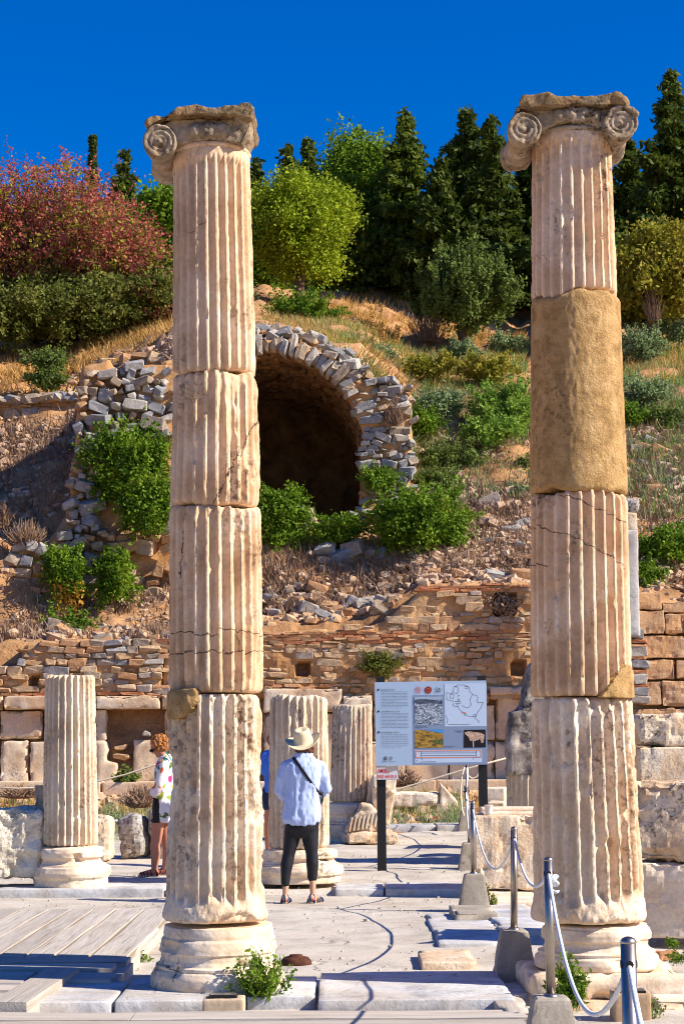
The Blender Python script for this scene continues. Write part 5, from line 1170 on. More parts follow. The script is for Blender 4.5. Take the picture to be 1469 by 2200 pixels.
for pl in ([(880, 252), (950, 262), (975, 180), (1000, 182), (1000, 165), (1080, 165), (1140, 185), (1145, 235), (1180, 270), (1150, 330), (1165, 390), (1130, 420), (1090, 415), (1060, 395)],
           [(1180, 270), (1235, 290), (1240, 310), (1228, 345), (1240, 365), (1300, 362), (1275, 420), (1230, 480), (1210, 545), (1250, 570), (1250, 595)],
           [(975, 180), (1020, 190), (1012, 260), (950, 250)], [(885, 258), (890, 330), (980, 352), (1040, 350), (1045, 370), (1000, 375)], [(960, 370), (960, 400), (1010, 410), (1015, 380), (980, 375)], [(930, 270), (970, 275), (965, 320), (925, 312), (930, 270)],
           [(1010, 400), (1030, 440), (1090, 490), (1120, 515), (1200, 525)], [(1190, 500), (1215, 498), (1213, 525), (1190, 523), (1190, 500)], [(875, 505), (900, 555), (893, 600)], [(905, 610), (1140, 612), (1155, 602)], [(1085, 185), (1120, 180), (1125, 205), (1090, 200)], [(1015, 320), (1035, 325), (1030, 350), (1012, 345), (1015, 320)]):
    mp += stroke(pl, 3.5, .005, M_ink, 'm')
link('map_lines', npmesh('map_lines', *merge(mp)), M_ink, sg)
pl = []
for q in ([(600, 905), (600, 985)], [(1220, 905), (1220, 985)], [(600, 932), (1220, 930)], [(600, 962), (1220, 958)], [(545, 985), (1275, 980)], [(610, 990), (610, 1015)], [(585, 1033), (770, 1030)], [(552, 1010), (562, 1035)], [(1190, 985), (1190, 1005)]): pl += stroke(q, 4, .005, M_ink, 'm')
link('plan_lines', npmesh('plan_lines', *merge(pl)), M_ink, sg)
link('plan_outline', npmesh('plan_outline', *merge(stroke([(540, 910), (1275, 903), (1277, 978), (542, 985), (540, 910)], 7, .006, M_orange, 'm'))), M_orange, sg); link('map_mark', npmesh('map_mark', *merge(stroke([(1060, 470), (1105, 482)], 11, .006, M_orange, 'm'))), M_orange, sg)
def tmesh(s, zx, zy, h, width=None, mat=M_ink, off=.006, bold=0, name='lettering', parent=None):
    cu = bpy.data.curves.new('t', 'FONT'); cu.body = s; cu.size = 1; cu.offset = bold; o = bpy.data.objects.new('t', cu); C.collection.objects.link(o)
    dg = bpy.context.evaluated_depsgraph_get(); dg.update(); me = bpy.data.meshes.new_from_object(o.evaluated_get(dg)); bpy.data.objects.remove(o)
    v = getv(me); w = max(v[:, 0].max(), .01); k = h/.7; sx = (width/w if width else k)
    nv = np.array([tuple(Zs(zx+q[0]*sx, zy-q[1]*k, off)) for q in v]); return me, nv
def text(s, zx, zy, h, width=None, mat=M_ink, bold=0.0, parent=sg, off=.006):
    me, nv = tmesh(s, zx, zy, h, width, mat, off, bold); setv(me, nv); me.materials.clear(); return link('lettering', me, mat, parent)
for s, y, x1 in (('BAZİLİKA STOA', 227, 305), ('THE BASILICA STOA', 471, 357), ('DIE BASILIKE STOA', 707, 352)):
    text(s, 146, y, 15, x1-146, bold=.006)
def disc(zx, zy, r, off, mat, name, n=24): return sq([(zx+r*math.cos(t), zy+r*math.sin(t)) for t in np.linspace(0, 2*math.pi, n, endpoint=False)], off, mat, name, sg)
for zx, zy in ((117, 219), (120, 463), (123, 697)): disc(zx, zy, 12, .004, M_ink, 'bullet')
bodies = [(['İn (ca. MS 11) yılında Bazilika Stoa ("Kral', 'Stoası") C. Sextilius Pollio tarafından yaptırılmış', 'kentin en önemli yapılarından biridir. İki katlı ve', 'üç nefli bu yapının uzunluğu 160 m olup agoranın', 'kuzeyinde yer alır. Yapıya dört basamaklı bir', 'merdivenle girilirdi. Yan nefler 4,72 m, orta nef', 'ise 6,85 m genişliğindedir.', 'Bugün Efes Müzesinde sergilenen İmparator', 'Augustus (MÖ 27 - MS 14) ile eşi Livia heykelleri', 'doğudaki kaide üzerinde duruyordu. Bazilika', 'antik dönem boyunca kullanılmıştır.'], 247, 417),
          (['The two-storey, three-aisled Basilica Stoa', '("Royal Colonnade") was donated by C. Sextilius', 'Pollio and built in A.D. 11. This building, one', 'of the most significant architectural monuments', 'in the city, could be entered via a flight of', 'four steps. The side aisles were 4.72 m and the', 'central nave 6.85 m wide.', 'The monumental seated statues of the Imperial', 'couple Augustus (27 B.C. - 14 A.D.) and Livia,', 'today exhibited in the Ephesus Museum in', 'Selcuk, were erected on a pedestal in the east.'], 491, 648),
          (['11 n. Chr. stiftete C. Sextilius Pollio die zwei-', 'geschossige, dreischiffige Basilike Stoa', '("Königshalle"). Über vier Stufen betrat', 'man die Halle an der Südseite. Die Breite', 'der Seitenschiffe betrug 4,72 m, die des', 'Mittelschiffs 6,85 m. Die Sitzstatuen des', 'Augustus (27 v. - 14 n. Chr.) und Livia,', 'heute im Ephesos Museum in Selcuk.'], 726, 868)]
for ls, y0, y1 in bodies:
    n = len(ls); ms = []
    for k, s in enumerate(ls):
        me, nv = tmesh(s, 147+k*.5, y0+(y1-y0)*k/(n-1), 8.5, 305 if k != n-1 and len(s) > 34 else 305*len(s)/46)
        ps = []
        for p in me.polygons:
            q = list(p.vertices); ps += [(q[0], q[j], q[j+1]) for j in range(1, len(q)-1)]
        ms.append((nv, np.array(ps))); bpy.data.meshes.remove(me)
    link('lettering', npmesh('lettering', *merge(ms)), M_ink, sg)
# emblems
ring = []
for k in range(24):
    a0 = 2*math.pi*k/24; ring += stroke([(564+28*math.cos(a0), 223+28*math.sin(a0)), (564+40*math.cos(a0), 223+40*math.sin(a0))], 4, .005, M_redink, 'm')
for k in range(24): a0, a1 = 2*math.pi*k/24, 2*math.pi*(k+1)/24; ring += stroke([(564+22*math.cos(a0), 223+22*math.sin(a0)), (564+22*math.cos(a1), 223+22*math.sin(a1))], 3, .005, M_redink, 'm')
ring += stroke([(564, 208), (564, 240)], 6, .005, M_redink, 'm')+stroke([(554, 216), (574, 216)], 5, .005, M_redink, 'm')
link('emblem', npmesh('emblem', *merge(ring)), M_redink, sg)
disc(679, 222, 40, .004, M_maroon, 'emblem'); disc(679, 222, 22, .005, simple('bronze_ink', (.30, .13, .04), .6), 'emblem'); disc(679, 222, 15, .006, M_maroon, 'emblem')
text('ÖAI', 757, 228, 30, 66, bold=.01); link('lettering', npmesh('l', *merge(stroke([(757, 240), (822, 240)], 5, .005, M_ink, 'm')+stroke([(765, 253), (818, 253)], 2, .005, M_ink, 'm'))), M_ink, sg)
tpl = stroke([(180, 980), (198, 972), (216, 980)], 5, .005, M_ink, 'm')+stroke([(178, 984), (218, 984)], 4, .005, M_ink, 'm')+stroke([(178, 1010), (220, 1010)], 4, .005, M_ink, 'm')
for k in range(6): tpl += stroke([(183+k*6.2, 986), (183+k*6.2, 1008)], 3.5, .005, M_ink, 'm')
for k in range(16): a0, a1 = 2*math.pi*k/16, 2*math.pi*(k+1)/16; tpl += stroke([(259+17*math.cos(a0), 990+17*math.sin(a0)), (259+17*math.cos(a1), 990+17*math.sin(a1))], 3, .005, M_ink, 'm')
tpl += stroke([(259, 978), (271, 990), (259, 1002), (247, 990), (259, 978)], 3, .005, M_ink, 'm')+stroke([(150, 1031), (225, 1031)], 3, .005, M_ink, 'm')+stroke([(238, 1031), (315, 1031)], 3, .005, M_ink, 'm')+stroke([(165, 1023), (222, 1023)], 3, .005, M_ink, 'm')+stroke([(240, 1020), (265, 1020)], 3, .005, M_ink, 'm')
link('emblem', npmesh('emblem', *merge(tpl)), M_ink, sg)
# printed photographs
def photomat(name, stops, scale, vec=None, dist=.5):
    m = MT(name, .5); m.col(m.ramp(m.noise(scale, 6, .7, m.mapping(vec) if vec else None, dist), stops)); return m.m
bw = sq([(524, 300), (838, 296), (842, 610), (528, 615)], .005, photomat('bw_ruin_photo', [(.36, (.02, .03, .06)), (.47, (.08, .11, .17)), (.55, (.40, .46, .55)), (.62, (.55, .6, .68))], 34, (1, 1, 1.6), 1.2), 'photograph', sg)
sq([(524, 300), (838, 296), (838, 330), (524, 334)], .006, simple('grey_sky_print', (.30, .38, .50), .5), 'photograph', sg)
sq([(524, 334), (600, 322), (700, 330), (838, 345), (838, 380), (700, 372), (600, 380), (524, 370)], .007, photomat('bw_hill_photo', [(.4, (.03, .04, .07)), (.6, (.10, .13, .19))], 20), 'photograph', sg)
sq([(528, 675), (848, 668), (848, 872), (530, 876)], .005, photomat('dry_valley_photo', [(.38, (.05, .05, .02)), (.5, (.32, .18, .03)), (.62, (.42, .26, .06)), (.7, (.40, .36, .28))], 16, (1, 1, 2.2)), 'photograph', sg)
sq([(625, 672), (848, 668), (848, 712), (760, 696)], .006, simple('blue_sky_print', (.05, .26, .62), .5), 'photograph', sg)
sq([(700, 790), (848, 770), (848, 830), (760, 836)], .006, photomat('green_field_photo', [(.4, (.05, .07, .02)), (.6, (.14, .15, .04))], 30), 'photograph', sg)
sq([(1082, 672), (1324, 668), (1328, 868), (1080, 872)], .005, simple('black_print', (.008, .006, .008), .5), 'photograph', sg)
sq([(1088, 700), (1130, 688), (1270, 704), (1312, 728), (1300, 815), (1278, 822), (1262, 775), (1200, 800), (1150, 792), (1128, 745), (1095, 722)], .007, photomat('stone_print', [(.4, (.30, .17, .10)), (.6, (.55, .42, .34))], 40), 'photograph', sg)
sq([(1178, 795), (1192, 795), (1194, 868), (1182, 868)], .007, simple('stand_print', (.4, .4, .42), .5), 'photograph', sg)
cap_ = []
for y, x0, x1 in ((632, 530, 660), (641, 530, 680), (650, 530, 600), (682, 980, 1062), (690, 995, 1062), (699, 1010, 1062), (857, 855, 985), (866, 855, 950)): cap_ += stroke([(x0, y), (x1, y)], 3, .005, M_ink, 'm')
link('caption', npmesh('caption', *merge(cap_)), M_ink, sg)
disc(1023, 285, 8, .006, simple('teal_ink', (.02, .35, .33), .6), 'map_dot'); disc(1101, 498, 8, .006, simple('teal_ink', (.02, .35, .33), .6), 'map_dot')
# torn sticker under the board
st = [(92, 1082), (345, 1076), (346, 1232), (98, 1236)]
v = np.array([tuple(Zs(a, b, .0)) for a, b in st]+[(lambda q: (q.x, q.y+.02, q.z))(Zs(a, b)) for a, b in st])
f = np.array([[0, 3, 2, 1], [4, 5, 6, 7], [0, 1, 5, 4], [1, 2, 6, 5], [2, 3, 7, 6], [3, 0, 4, 7]])
link('sticker_plate', npmesh('plate', v, f), simple('sticker_grey', (.30, .27, .26), .6), sg)
sq([(100, 1100), (190, 1096), (215, 1140), (250, 1150), (320, 1128), (338, 1150), (340, 1228), (104, 1232)], .003, simple('sticker_white', (.58, .60, .64), .6), 'sticker', sg)
M_red = simple('sticker_red', (.62, .015, .03), .5, var=0)
text('AMBUL', 112, 1156, 48, 132, M_red, .015); text('0505 668 85 8', 110, 1214, 36, 212, M_red, .015)
sq([(196, 1098), (246, 1108), (240, 1128), (214, 1140)], .008, simple('sticker_grey', (.30, .27, .26), .6), 'torn_patch', sg)

# ================================================================ bollards and ropes
def bollard_mesh(): pass
def bollard(X, d, z, label, lean=(0, 0), parts=True, r=.0235, H=1.04):
    t = thing('bollard', (X, d, z), label, 'bollard', 'steel rope bollards on concrete feet')
    if not parts: return t
    s = Vector((lean[0], lean[1], 1)); c0 = Vector((X, d, z+.36)); c1 = c0+s*(H-.375)
    link('tube', npmesh('tube', *tube([c0, c1], r, 20), True), M_steel, t)
    link('cap', npmesh('cap', *lathe(c1, [(r*1.0, -.002), (r*1.03, 0), (r*1.0, .006), (r*.8, .013), (r*.35, .018), (.001, .019)], 20), True), M_steel, t)
    link('collar', npmesh('collar', *lathe(c0, [(r*1.2, -.01), (r*1.75, -.008), (r*1.75, .004), (r*1.25, .014), (r*1.02, .016)], 20), True), M_steel, t)
    link('rope_hole', npmesh('hole', *tube([c1+Vector((-r*1.04, 0, -.062)), c1+Vector((r*1.04, 0, -.062))], .012, 10)), M_black, t); link('rope_hole', npmesh('hole', *tube([c1+Vector((0, -r*1.04, -.062)), c1+Vector((0, r*1.04, -.062))], .012, 10)), M_black, t)
    v, f = boxgrid(.31, .31, .37, .03); k = v[:, 2]/.37
    v[:, :2] *= (1-.42*k)[:, None]
    q = np.abs(v[:, :2])/(.155*(1-.42*k))[:, None]; e = np.clip(q.min(1)-.75, 0, 1)*4; v[:, :2] *= (1-.035*e)[:, None]
    v[:, 2] -= .012*np.clip(q.max(1)-.8, 0, 1)*5*(k > .99)
    w = v+np.array([X*3, d*3, 0]); n_ = v-np.array([0, 0, .18]); n_ /= np.linalg.norm(n_, axis=1)[:, None]
    v = v+n_*(.004*fbm(w, 14, 3, 3)-.012*sstep(.35, .8, fbm(w, 7, 3, 6)))[:, None]
    link('concrete_foot', npmesh('foot', v+np.array([X, d, z-.01]), f, False), M_concrete, t)
    t['hole'] = [float(q) for q in (c1+Vector((0, 0, -.062)))]; return t
bols = []
for X, d, z, lab, lean in [(.66, 2.5, 0, 'steel bollard nearest the viewer, outside the frame at right', (0, 0)), (Xat(1331, 5.8), 5.8, 0, 'largest steel bollard at the bottom right corner, rope leaving it downwards', (0, 0)),
                     (Xat(1166, 9.7), 9.7, 0, 'steel bollard with the knotted rope in front of the right tall column', (0, 0)), (Xat(1091, 13.06), 13.06, 0, 'steel bollard on a dark concrete foot left of the right tall column', (.018, 0)),
                     (Xat(1008, 18.5), 18.5, 0, 'steel bollard on a half-lit concrete foot in front of the sign post', (0, 0)), (Xat(1001, 23.4), 23.4, .03, 'dark leaning bollard just behind the half-lit one', (-.06, 0)),
                     (Xat(997, 29.5), 29.5, zt1(Xat(997, 29.5), 29.5)-.0, 'thin far bollard seen under the lower edge of the sign', (0, 0))]:
    bols.append(bollard(X, d, z, lab, lean))
def cat_(p, q, sag, n=26):
    p, q = Vector(p), Vector(q); return [p.lerp(q, t)+Vector((0, 0, -sag*4*t*(1-t))) for t in np.linspace(0, 1, n)]
hol = [Vector(b['hole']) for b in bols]
labs = ['blue-flecked rope leaving the largest bollard towards the bottom right', 'blue-flecked rope sagging between the largest bollard and the knotted one', 'rope sagging from the knotted bollard to the one on the dark foot', 'rope sagging between the bollard on the dark foot and the half-lit one', 'rope from the half-lit bollard to the dark leaning one', 'rope from the dark leaning bollard to the thin far one']
for k, (a, b) in enumerate(zip(hol, hol[1:])):
    s = [.36, .37, .17, .36, .4, .45][k]; tag(link('rope', npmesh('rope', *tube(cat_(a, b, s), .0088, 8), True), M_rope), labs[k], 'rope')
kn = hol[2]; tag(link('rope_knot', fuse([tube([kn+Vector((.026+.018*math.cos(t*2), -.026+.012*math.sin(t*3), -.02-.01*t+.016*math.sin(t*2))) for t in np.linspace(0, 6.2, 30)], .0085, 7), ball(kn+Vector((.02, -.028, -.03)), .018, 8)], .005, 1), M_rope), 'white and green knot of rope on the bollard before the right column', 'rope knot')
del_ = [b.pop('hole', None) for b in bols] if False else None
for b in bols: del b['hole']
for pts, lab in (([(-60, 1690, 30.5), (40, 1694, 30.5), (90, 1692, 30.5), (150, 1688, 30.5), (215, 1678, 30.5), (270, 1664, 30.5), (335, 1643, 30.5), (440, 1612, 30.5)], 'thin cream rope strung in front of the back wall at left'),
                 ([(600, 1740, 30), (760, 1716, 30), (850, 1697, 30), (935, 1672, 30), (1015, 1648, 30), (1120, 1620, 30)], 'thin cream rope rising to the right behind the sign posts'),
                 ([(1000, 1652, 29.4), (1004, 1666, 29.4), (1014, 1673, 29.4), (1024, 1668, 29.4), (1029, 1655, 29.4), (1031, 1640, 29.4)], 'short loop of white rope hanging right of the thin far bollard'),
                 ([(997, 1648, 29.3), (991, 1668, 29.3), (989, 1700, 29.3), (992, 1740, 29.0), (996, 1752, 28.6)], 'loose rope end hanging down the thin far bollard')):
    tag(link('rope', npmesh('rope', *tube([P(*q) for q in pts], .014, 6), True), M_oldrope), lab, 'rope')

# ================================================================ small things
cupp = P(1045, 1752, 20.4); cup = tag(link('paper_cup', npmesh('cup', *lathe((cupp.x, 20.12, P(1045, 1752, 20.05).z+.0), [(.032, 0), (.036, .03), (.044, .1), (.047, .102), (.047, .106), (.042, .104), (.033, .012)], 20), True), simple('white_paper', (.78, .72, .66), .6)), 'white paper cup standing on the big tan block', 'cup')
cb = P(480, 2150, 11.55)
lb = thing('floodlight_box', (cb.x, 11.55, 0), 'small concrete box with a black floodlight at the foot of the left tall column', 'light')
link('concrete_box', rough_block((cb.x, 11.62, -.02), .245, .2, .135, 0, .02, .003, 12, .01, 3), stone_mat('sandy_concrete', (.62, .48, .33), (.54, .41, .27), (.44, .32, .2), scale=7, bumpd=.006, grain=50), lb)
link('housing', npmesh('housing', *box((cb.x-.005, 11.62, .122), (.17, .12, .012))), M_black, lb); link('glass', npmesh('glass', *box((cb.x-.005, 11.62, .132), (.15, .1, .006))), simple('dark_glass', (.02, .025, .035), .15), lb)
lb2c = P(1334, 2185, 11.4)
lb2 = thing('floodlight_box', (lb2c.x, 11.4, 0), 'tan concrete box with a black floodlight half hidden behind the largest bollard', 'light')
link('concrete_box', rough_block((Xat(1335, 11.4), 11.45, -.12), .215, .2, .275, 0, .02, .003, 12, .01, 4), stone_mat('tan_concrete', (.52, .36, .22), (.46, .31, .18), (.38, .25, .14), scale=7, bumpd=.006, grain=50), lb2)
link('housing', npmesh('housing', *box((Xat(1334, 11.4), 11.42, .163), (.165, .12, .014))), M_black, lb2)
dp = G(630, 2072, .0)
tag(link('rusty_disc', npmesh('disc', *lathe((dp.x+.02, dp.y, .0), [(.115, 0), (.115, .012), (.11, .03), (.09, .052), (.05, .062), (.048, .07), (.03, .072), (.001, .073)], 32), True), simple('rusty_iron', (.10, .035, .02), .85, .0, .2, .6, 30)), 'rusty brown iron dome lying behind the left column base', 'iron cover')
for k, (x, y, s) in enumerate([(1400, 2063, .16), (1428, 2066, .12), (1440, 2060, .1), (1412, 2072, .08)]):
    g_ = G(x, y, .05); tag(stone(None, (g_.x, g_.y, .09), (s*1.3, s, s*.8), setm(ROUNDY, M_tile)[:3], .3, name='brick_piece'), 'piece of broken red brick lying right of the right column base', 'brick', 'brick pieces by the right column base')
g_ = G(936, 1757, .3); tag(stone(None, P(936, 1757, 30), (.1, .1, .06), BT, .1, name='brick_piece'), 'small orange brick piece on the ground between the sign posts', 'brick')
def groundplant(label, px, py, z, w, h, mat, seed, n=60, leaf=.03, lw=1.6, name='plant', stems=26, spread=1.0):
    g_ = G(px, py, z); r = np.random.default_rng(seed); tw = []; lv = []
    for k in range(stems):
        a = r.uniform(0, 2*math.pi); q = r.uniform(.1, 1); e = Vector((g_.x+w*q*math.cos(a)*spread, g_.y+w*.6*q*math.sin(a), z+h*r.uniform(.45, 1)*(1.1-.5*q)))
        p = wobble((g_.x+r.normal()*.03, g_.y+r.normal()*.03, z), e, 6, .02, seed*50+k); tw.append(tube(p, [.004, .003, .003, .002, .002, .001], 3, False))
        A = np.array([tuple(x) for x in p]); t = r.uniform(.25, 1, n)*5; i = np.minimum(t.astype(int), 4); u = (t-i)[:, None]; lv.append(A[i]*(1-u)+A[i+1]*u+r.normal(size=(n, 3))*leaf*.7)
    t = thing(name, (g_.x, g_.y, z), label, 'plant'); link('stems', npmesh('stems', *merge(tw)), simple('green_stem', (.22, .26, .08), .7), t)
    link('foliage', npmesh('foliage', *leaves(np.concatenate(lv), leaf, seed, lw)), mat, t); return t
groundplant('leafy green weed with small pale flowers at the foot of the left tall column', 562, 2164, .0, .25, .40, L_bush, 1, 18, .02, stems=85)
groundplant('green weed with reddish stems behind the knotted bollard foot', 1218, 2172, .0, .15, .36, L_bush, 2, 30, .016, 3, stems=44)
groundplant('spiky green rosette plant at the foot of the left stump kerb', 105, 1912, .0, .13, .14, L_bush, 3, 10, .03, 3.5, stems=14)
groundplant('small weed in the corner of the boardwalk left of the left column', 305, 2068, .0, .07, .08, L_bush, 4, 10, .015, stems=10)
groundplant('tiny weed on the pale ground left of the left column base', 318, 2025, .0, .05, .09, L_bush, 5, 8, .01, stems=5)
groundplant('green weed right of the half-lit bollard foot', 1050, 1955, .0, .09, .26, L_hedge, 6, 16, .02, 2.5, stems=16)
groundplant('green weed at the right edge beside the brick pieces', 1455, 2070, .05, .10, .12, L_bush, 7, 16, .016, stems=14)
groundplant('small weed at the right edge near the lower white block', 1440, 2035, .05, .08, .1, L_bush, 8, 14, .016, stems=12)
groundplant('weed with dry stalks at the bottom right behind the rope', 1385, 2190, .0, .12, .17, L_olive, 9, 14, .015, stems=16)
groundplant('pale sprawling weed between the left stump and the dark boulder', 238, 1815, .05, .28, .6, L_silver, 10, 26, .03, stems=34)
groundplant('light green tuft on the ground left of the dark leaning bollard', 975, 1775, .2, .2, .16, L_bush, 11, 30, .02, 4, stems=20)
groundplant('silvery weeds in front of the long pale block behind the sign', 905, 1745, .3, .45, .28, L_silver, 12, 40, .03, 3, stems=40)
groundplant('small green plant at the foot of the broken marble block in the wall', 212, 1668, .8, .12, .4, L_bush, 13, 26, .03, 2.5, stems=10)
groundplant('green tuft in the wall niche corner behind the floral blouse', 272, 1690, .85, .25, .35, L_olive, 14, 40, .035, 2.5, stems=26)
for k in range(16):
    x = [880, 895, 912, 925, 940, 955, 965, 975, 985, 1040, 1000, 870, 990, 978, 950, 930][k]; groundplant('small green weed along the foot of the far kerb', x, 1881+(k % 3)*2, .03, .1, .05, L_bush, 30+k, 8, .018, stems=8)['group'] = 'weeds along the far kerb'

# ================================================================ people
def capsule(pts, rad, n=14):
    ps = [tube(pts, rad, n)]
    for p, r in zip(pts, rad): ps.append(ball(p, r*.985, 8))
    return ps
def hand(w, dirv, side, s=1.0):
    """palm with five bent fingers; w wrist, dirv pointing direction, side = vector across the palm towards the thumb"""
    w, d, a = Vector(w), Vector(dirv).normalized(), Vector(side).normalized(); nrm = d.cross(a); ps = []
    ps += capsule([w, w+d*.04*s, w+d*.085*s], [.022*s, .026*s, .024*s]); ps += capsule([w+a*.02+d*.03*s, w+a*.024+d*.085*s], [.015*s, .013*s]); ps += capsule([w-a*.02+d*.03*s, w-a*.024+d*.08*s], [.015*s, .013*s])
    for k, L in enumerate((.068, .078, .072, .055)):
        b = w+a*(.03-.02*k)*s+d*.088*s; p1 = b+d*L*.45*s+nrm*.004; p2 = p1+(d*.8+nrm*.6).normalized()*L*.33*s; p3 = p2+(d*.5+nrm*.85).normalized()*L*.25*s; ps += capsule([b-d*.02*s, b, p1, p2, p3], [.009*s, .009*s, .0085*s, .008*s, .007*s], 8)
    b = w+a*.024*s+d*.02*s; ps += capsule([b, b+(a*.8+d*.6).normalized()*.04*s, b+(a*.45+d*.9).normalized()*.07*s+nrm*.01], [.012*s, .0105*s, .008*s], 8)
    return ps
def head(c, f, s=1.0):
    """c centre, f facing direction; skull, jaw, nose, ears, lips"""
    c, f = Vector(c), Vector(f).normalized(); up = (Vector((0, 0, 1))-f*f.z).normalized(); a = f.cross(up); ps = []
    def b(x, y, z, r): v, g = ball((0, 0, 0), r, 12); M = np.array([list(a), list(f), list(up)]); ps.append((v@M+np.array(c+a*x*s+f*y*s+up*z*s), g))
    b(0, -.015, .02, (.075*s, .095*s, .10*s)); b(0, .015, -.04, (.058*s, .07*s, .07*s)); b(0, .06, -.085, (.026*s, .026*s, .022*s)); b(0, .088, -.012, (.011*s, .016*s, .022*s)); b(0, .094, -.026, (.013*s, .014*s, .009*s))
    b(0, .078, -.055, (.022*s, .012*s, .008*s)); b(.076, -.005, -.01, (.008*s, .016*s, .028*s)); b(-.076, -.005, -.01, (.008*s, .016*s, .028*s)); b(0, .075, .03, (.05*s, .014*s, .012*s))
    return ps, (a, f, up)
def skin_mat(n, c): m = MT(n, .55); m.b.inputs['Subsurface Weight'].default_value = .0; m.col(m.mix(.6, c, m.ramp(m.noise(30, 3), [(.3, B3(.8)), (.7, B3(1.1))]), 'MULTIPLY')); return m.m
SK1, SK2 = skin_mat('fair_skin', (.62, .34, .22)), skin_mat('sunburnt_skin', (.50, .21, .13))
def rowsloft(rows, d, dyc=0, n=36):
    """clothing from rows (py, xl, xr, depth radius, depth offset)"""
    vs = []
    for y, xl, xr, ry, dy in rows:
        a_, b_ = P(xl, y, d), P(xr, y, d); c = (a_+b_)/2; rx = (b_.x-a_.x)/2
        for k in range(n): t = 2*math.pi*k/n; ct, s_ = math.cos(t), math.sin(t); e = .85; vs.append((c.x+rx*math.copysign(abs(ct)**e, ct), d+dy+ry*math.copysign(abs(s_)**e, s_), c.z))
    m = len(rows); v = np.array(vs); f0 = grid(n, m, True); k = np.arange(n); cb_, ct_ = v[:n].mean(0), v[-n:].mean(0); v = np.vstack([v, cb_, ct_]); b = n*m
    return v, [f0, np.stack([np.full(n, b), (k+1) % n, k], 1), np.stack([np.full(n, b+1), (m-1)*n+k, (m-1)*n+(k+1) % n], 1)]
def closed(ps):
    out = []
    for v, f in ps:
        m = npmesh('t', v, f); bm = bmesh.new(); bm.from_mesh(m); bmesh.ops.recalc_face_normals(bm, faces=bm.faces); bmesh.ops.triangulate(bm, faces=bm.faces); bm.to_mesh(m); bm.free()
        out.append((getv(m), np.array([list(q.vertices) for q in m.polygons]))); bpy.data.meshes.remove(m)
    return out
def cloth(me, amp, sc, seed):
    v = getv(me); n = getn(me); f = fbm(v, sc, 3, seed); setv(me, v+n*(amp*(1-np.abs(f)*2))[:, None]); return me
def sandal(p, fdir, t, mat, solemat, L=.25):
    p, f = Vector(p), Vector(fdir).normalized(); a = Vector((-f.y, f.x, 0)); pts = [p+f*(-.06+L*k/8)+Vector((0, 0, .012)) for k in range(9)]
    v, g = tube(pts, [.028, .034, .034, .033, .036, .042, .044, .038, .02], 14); v[:, 2] = p.z+.014+(v[:, 2]-p.z-.014)*.38; link('sole', npmesh('sole', v, g, True), solemat, t)
    st_ = []
    for k, (o, hgt, w) in enumerate([(-.045, .05, .036), (-.03, .085, .034), (.03, .062, .037), (.07, .046, .042), (.11, .040, .044), (.14, .034, .042)]):
        arc_ = [p+f*(o+.015*math.sin(q))+a*(w+.004)*math.cos(q)+Vector((0, 0, .018+hgt*math.sin(q))) for q in np.linspace(-.1, math.pi+.1, 10)]; st_.append(tube(arc_, .0075, 6))
    st_.append(tube([p-f*.055+Vector((0, 0, .02)), p-f*.06+Vector((0, 0, .09))], .01, 6)); link('straps', npmesh('straps', *merge(st_), True), mat, t)
def foot(p, fdir): p, f = Vector(p), Vector(fdir).normalized(); return capsule([p+Vector((0, 0, .055))-f*.02, p+f*.05+Vector((0, 0, .05)), p+f*.11+Vector((0, 0, .038)), p+f*.16+Vector((0, 0, .03))], [.036, .034, .03, .02])
# --- woman in the straw hat, seen from behind
D1 = 19.5
def H1(x, y, dy=0): return P(x, y, D1)+Vector((0, dy, 0))
wa = thing('person', (H1(645, 1930).x, D1, 0), 'woman from behind in straw hat, pale blue shirt and black cropped leggings', 'person')
FL, FR = Vector((H1(613, 1900).x, D1-.02, 0)), Vector((H1(672, 1900).x, D1, 0))
hp_, _ = head(H1(652, 1602, .02), (-.05, 1, -.12))
ank = [FL+Vector((0, 0, .07)), FR+Vector((0, 0, .07))]
legsk = capsule([H1(630, 1770), H1(619, 1838, -.01), H1(615, 1868, -.02), ank[0]], [.085, .05, .040, .028])+capsule([H1(666, 1770), H1(671, 1836, -.01), H1(671, 1866, -.01), ank[1]], [.085, .05, .038, .028])
torso = [rowsloft([(1775, 612, 684, .11, 0), (1740, 620, 680, .10, 0), (1705, 624, 678, .095, 0), (1660, 618, 684, .10, 0), (1640, 612, 688, .09, 0), (1630, 630, 670, .06, 0)], D1)]
neck = capsule([H1(650, 1636), H1(651, 1612)], [.055, .05])
arms = capsule([H1(612, 1645), H1(603, 1700, .03), H1(616, 1712, .22)], [.045, .036, .024])+capsule([H1(689, 1645), H1(699, 1696, .03), H1(680, 1702, .22)], [.045, .036, .024])
arms += hand(H1(616, 1712, .22), (.5, .8, .05), (0, .1, 1))+hand(H1(680, 1702, .22), (-.5, .8, .05), (0, .1, 1))
body = fuse(closed(hp_+legsk+torso+neck+arms+foot(FL, (.06, 1, 0))+foot(FR, (.5, 1, 0))), .0065, 2)
link('body', body, SK1, wa)
M_shirt = simple('pale_blue_cotton', (.44, .53, .78), .85, var=.08, scale=60)
tors = rowsloft([(1773, 622, 674, .11, 0), (1771, 613, 683, .125, 0), (1760, 607, 688, .135, 0), (1735, 611, 688, .13, 0), (1700, 615, 686, .122, 0), (1668, 613, 690, .13, 0), (1648, 607, 693, .12, 0), (1637, 613, 688, .10, 0), (1630, 626, 676, .078, 0), (1622, 635, 669, .062, 0), (1617, 637, 667, .060, .01)], D1)
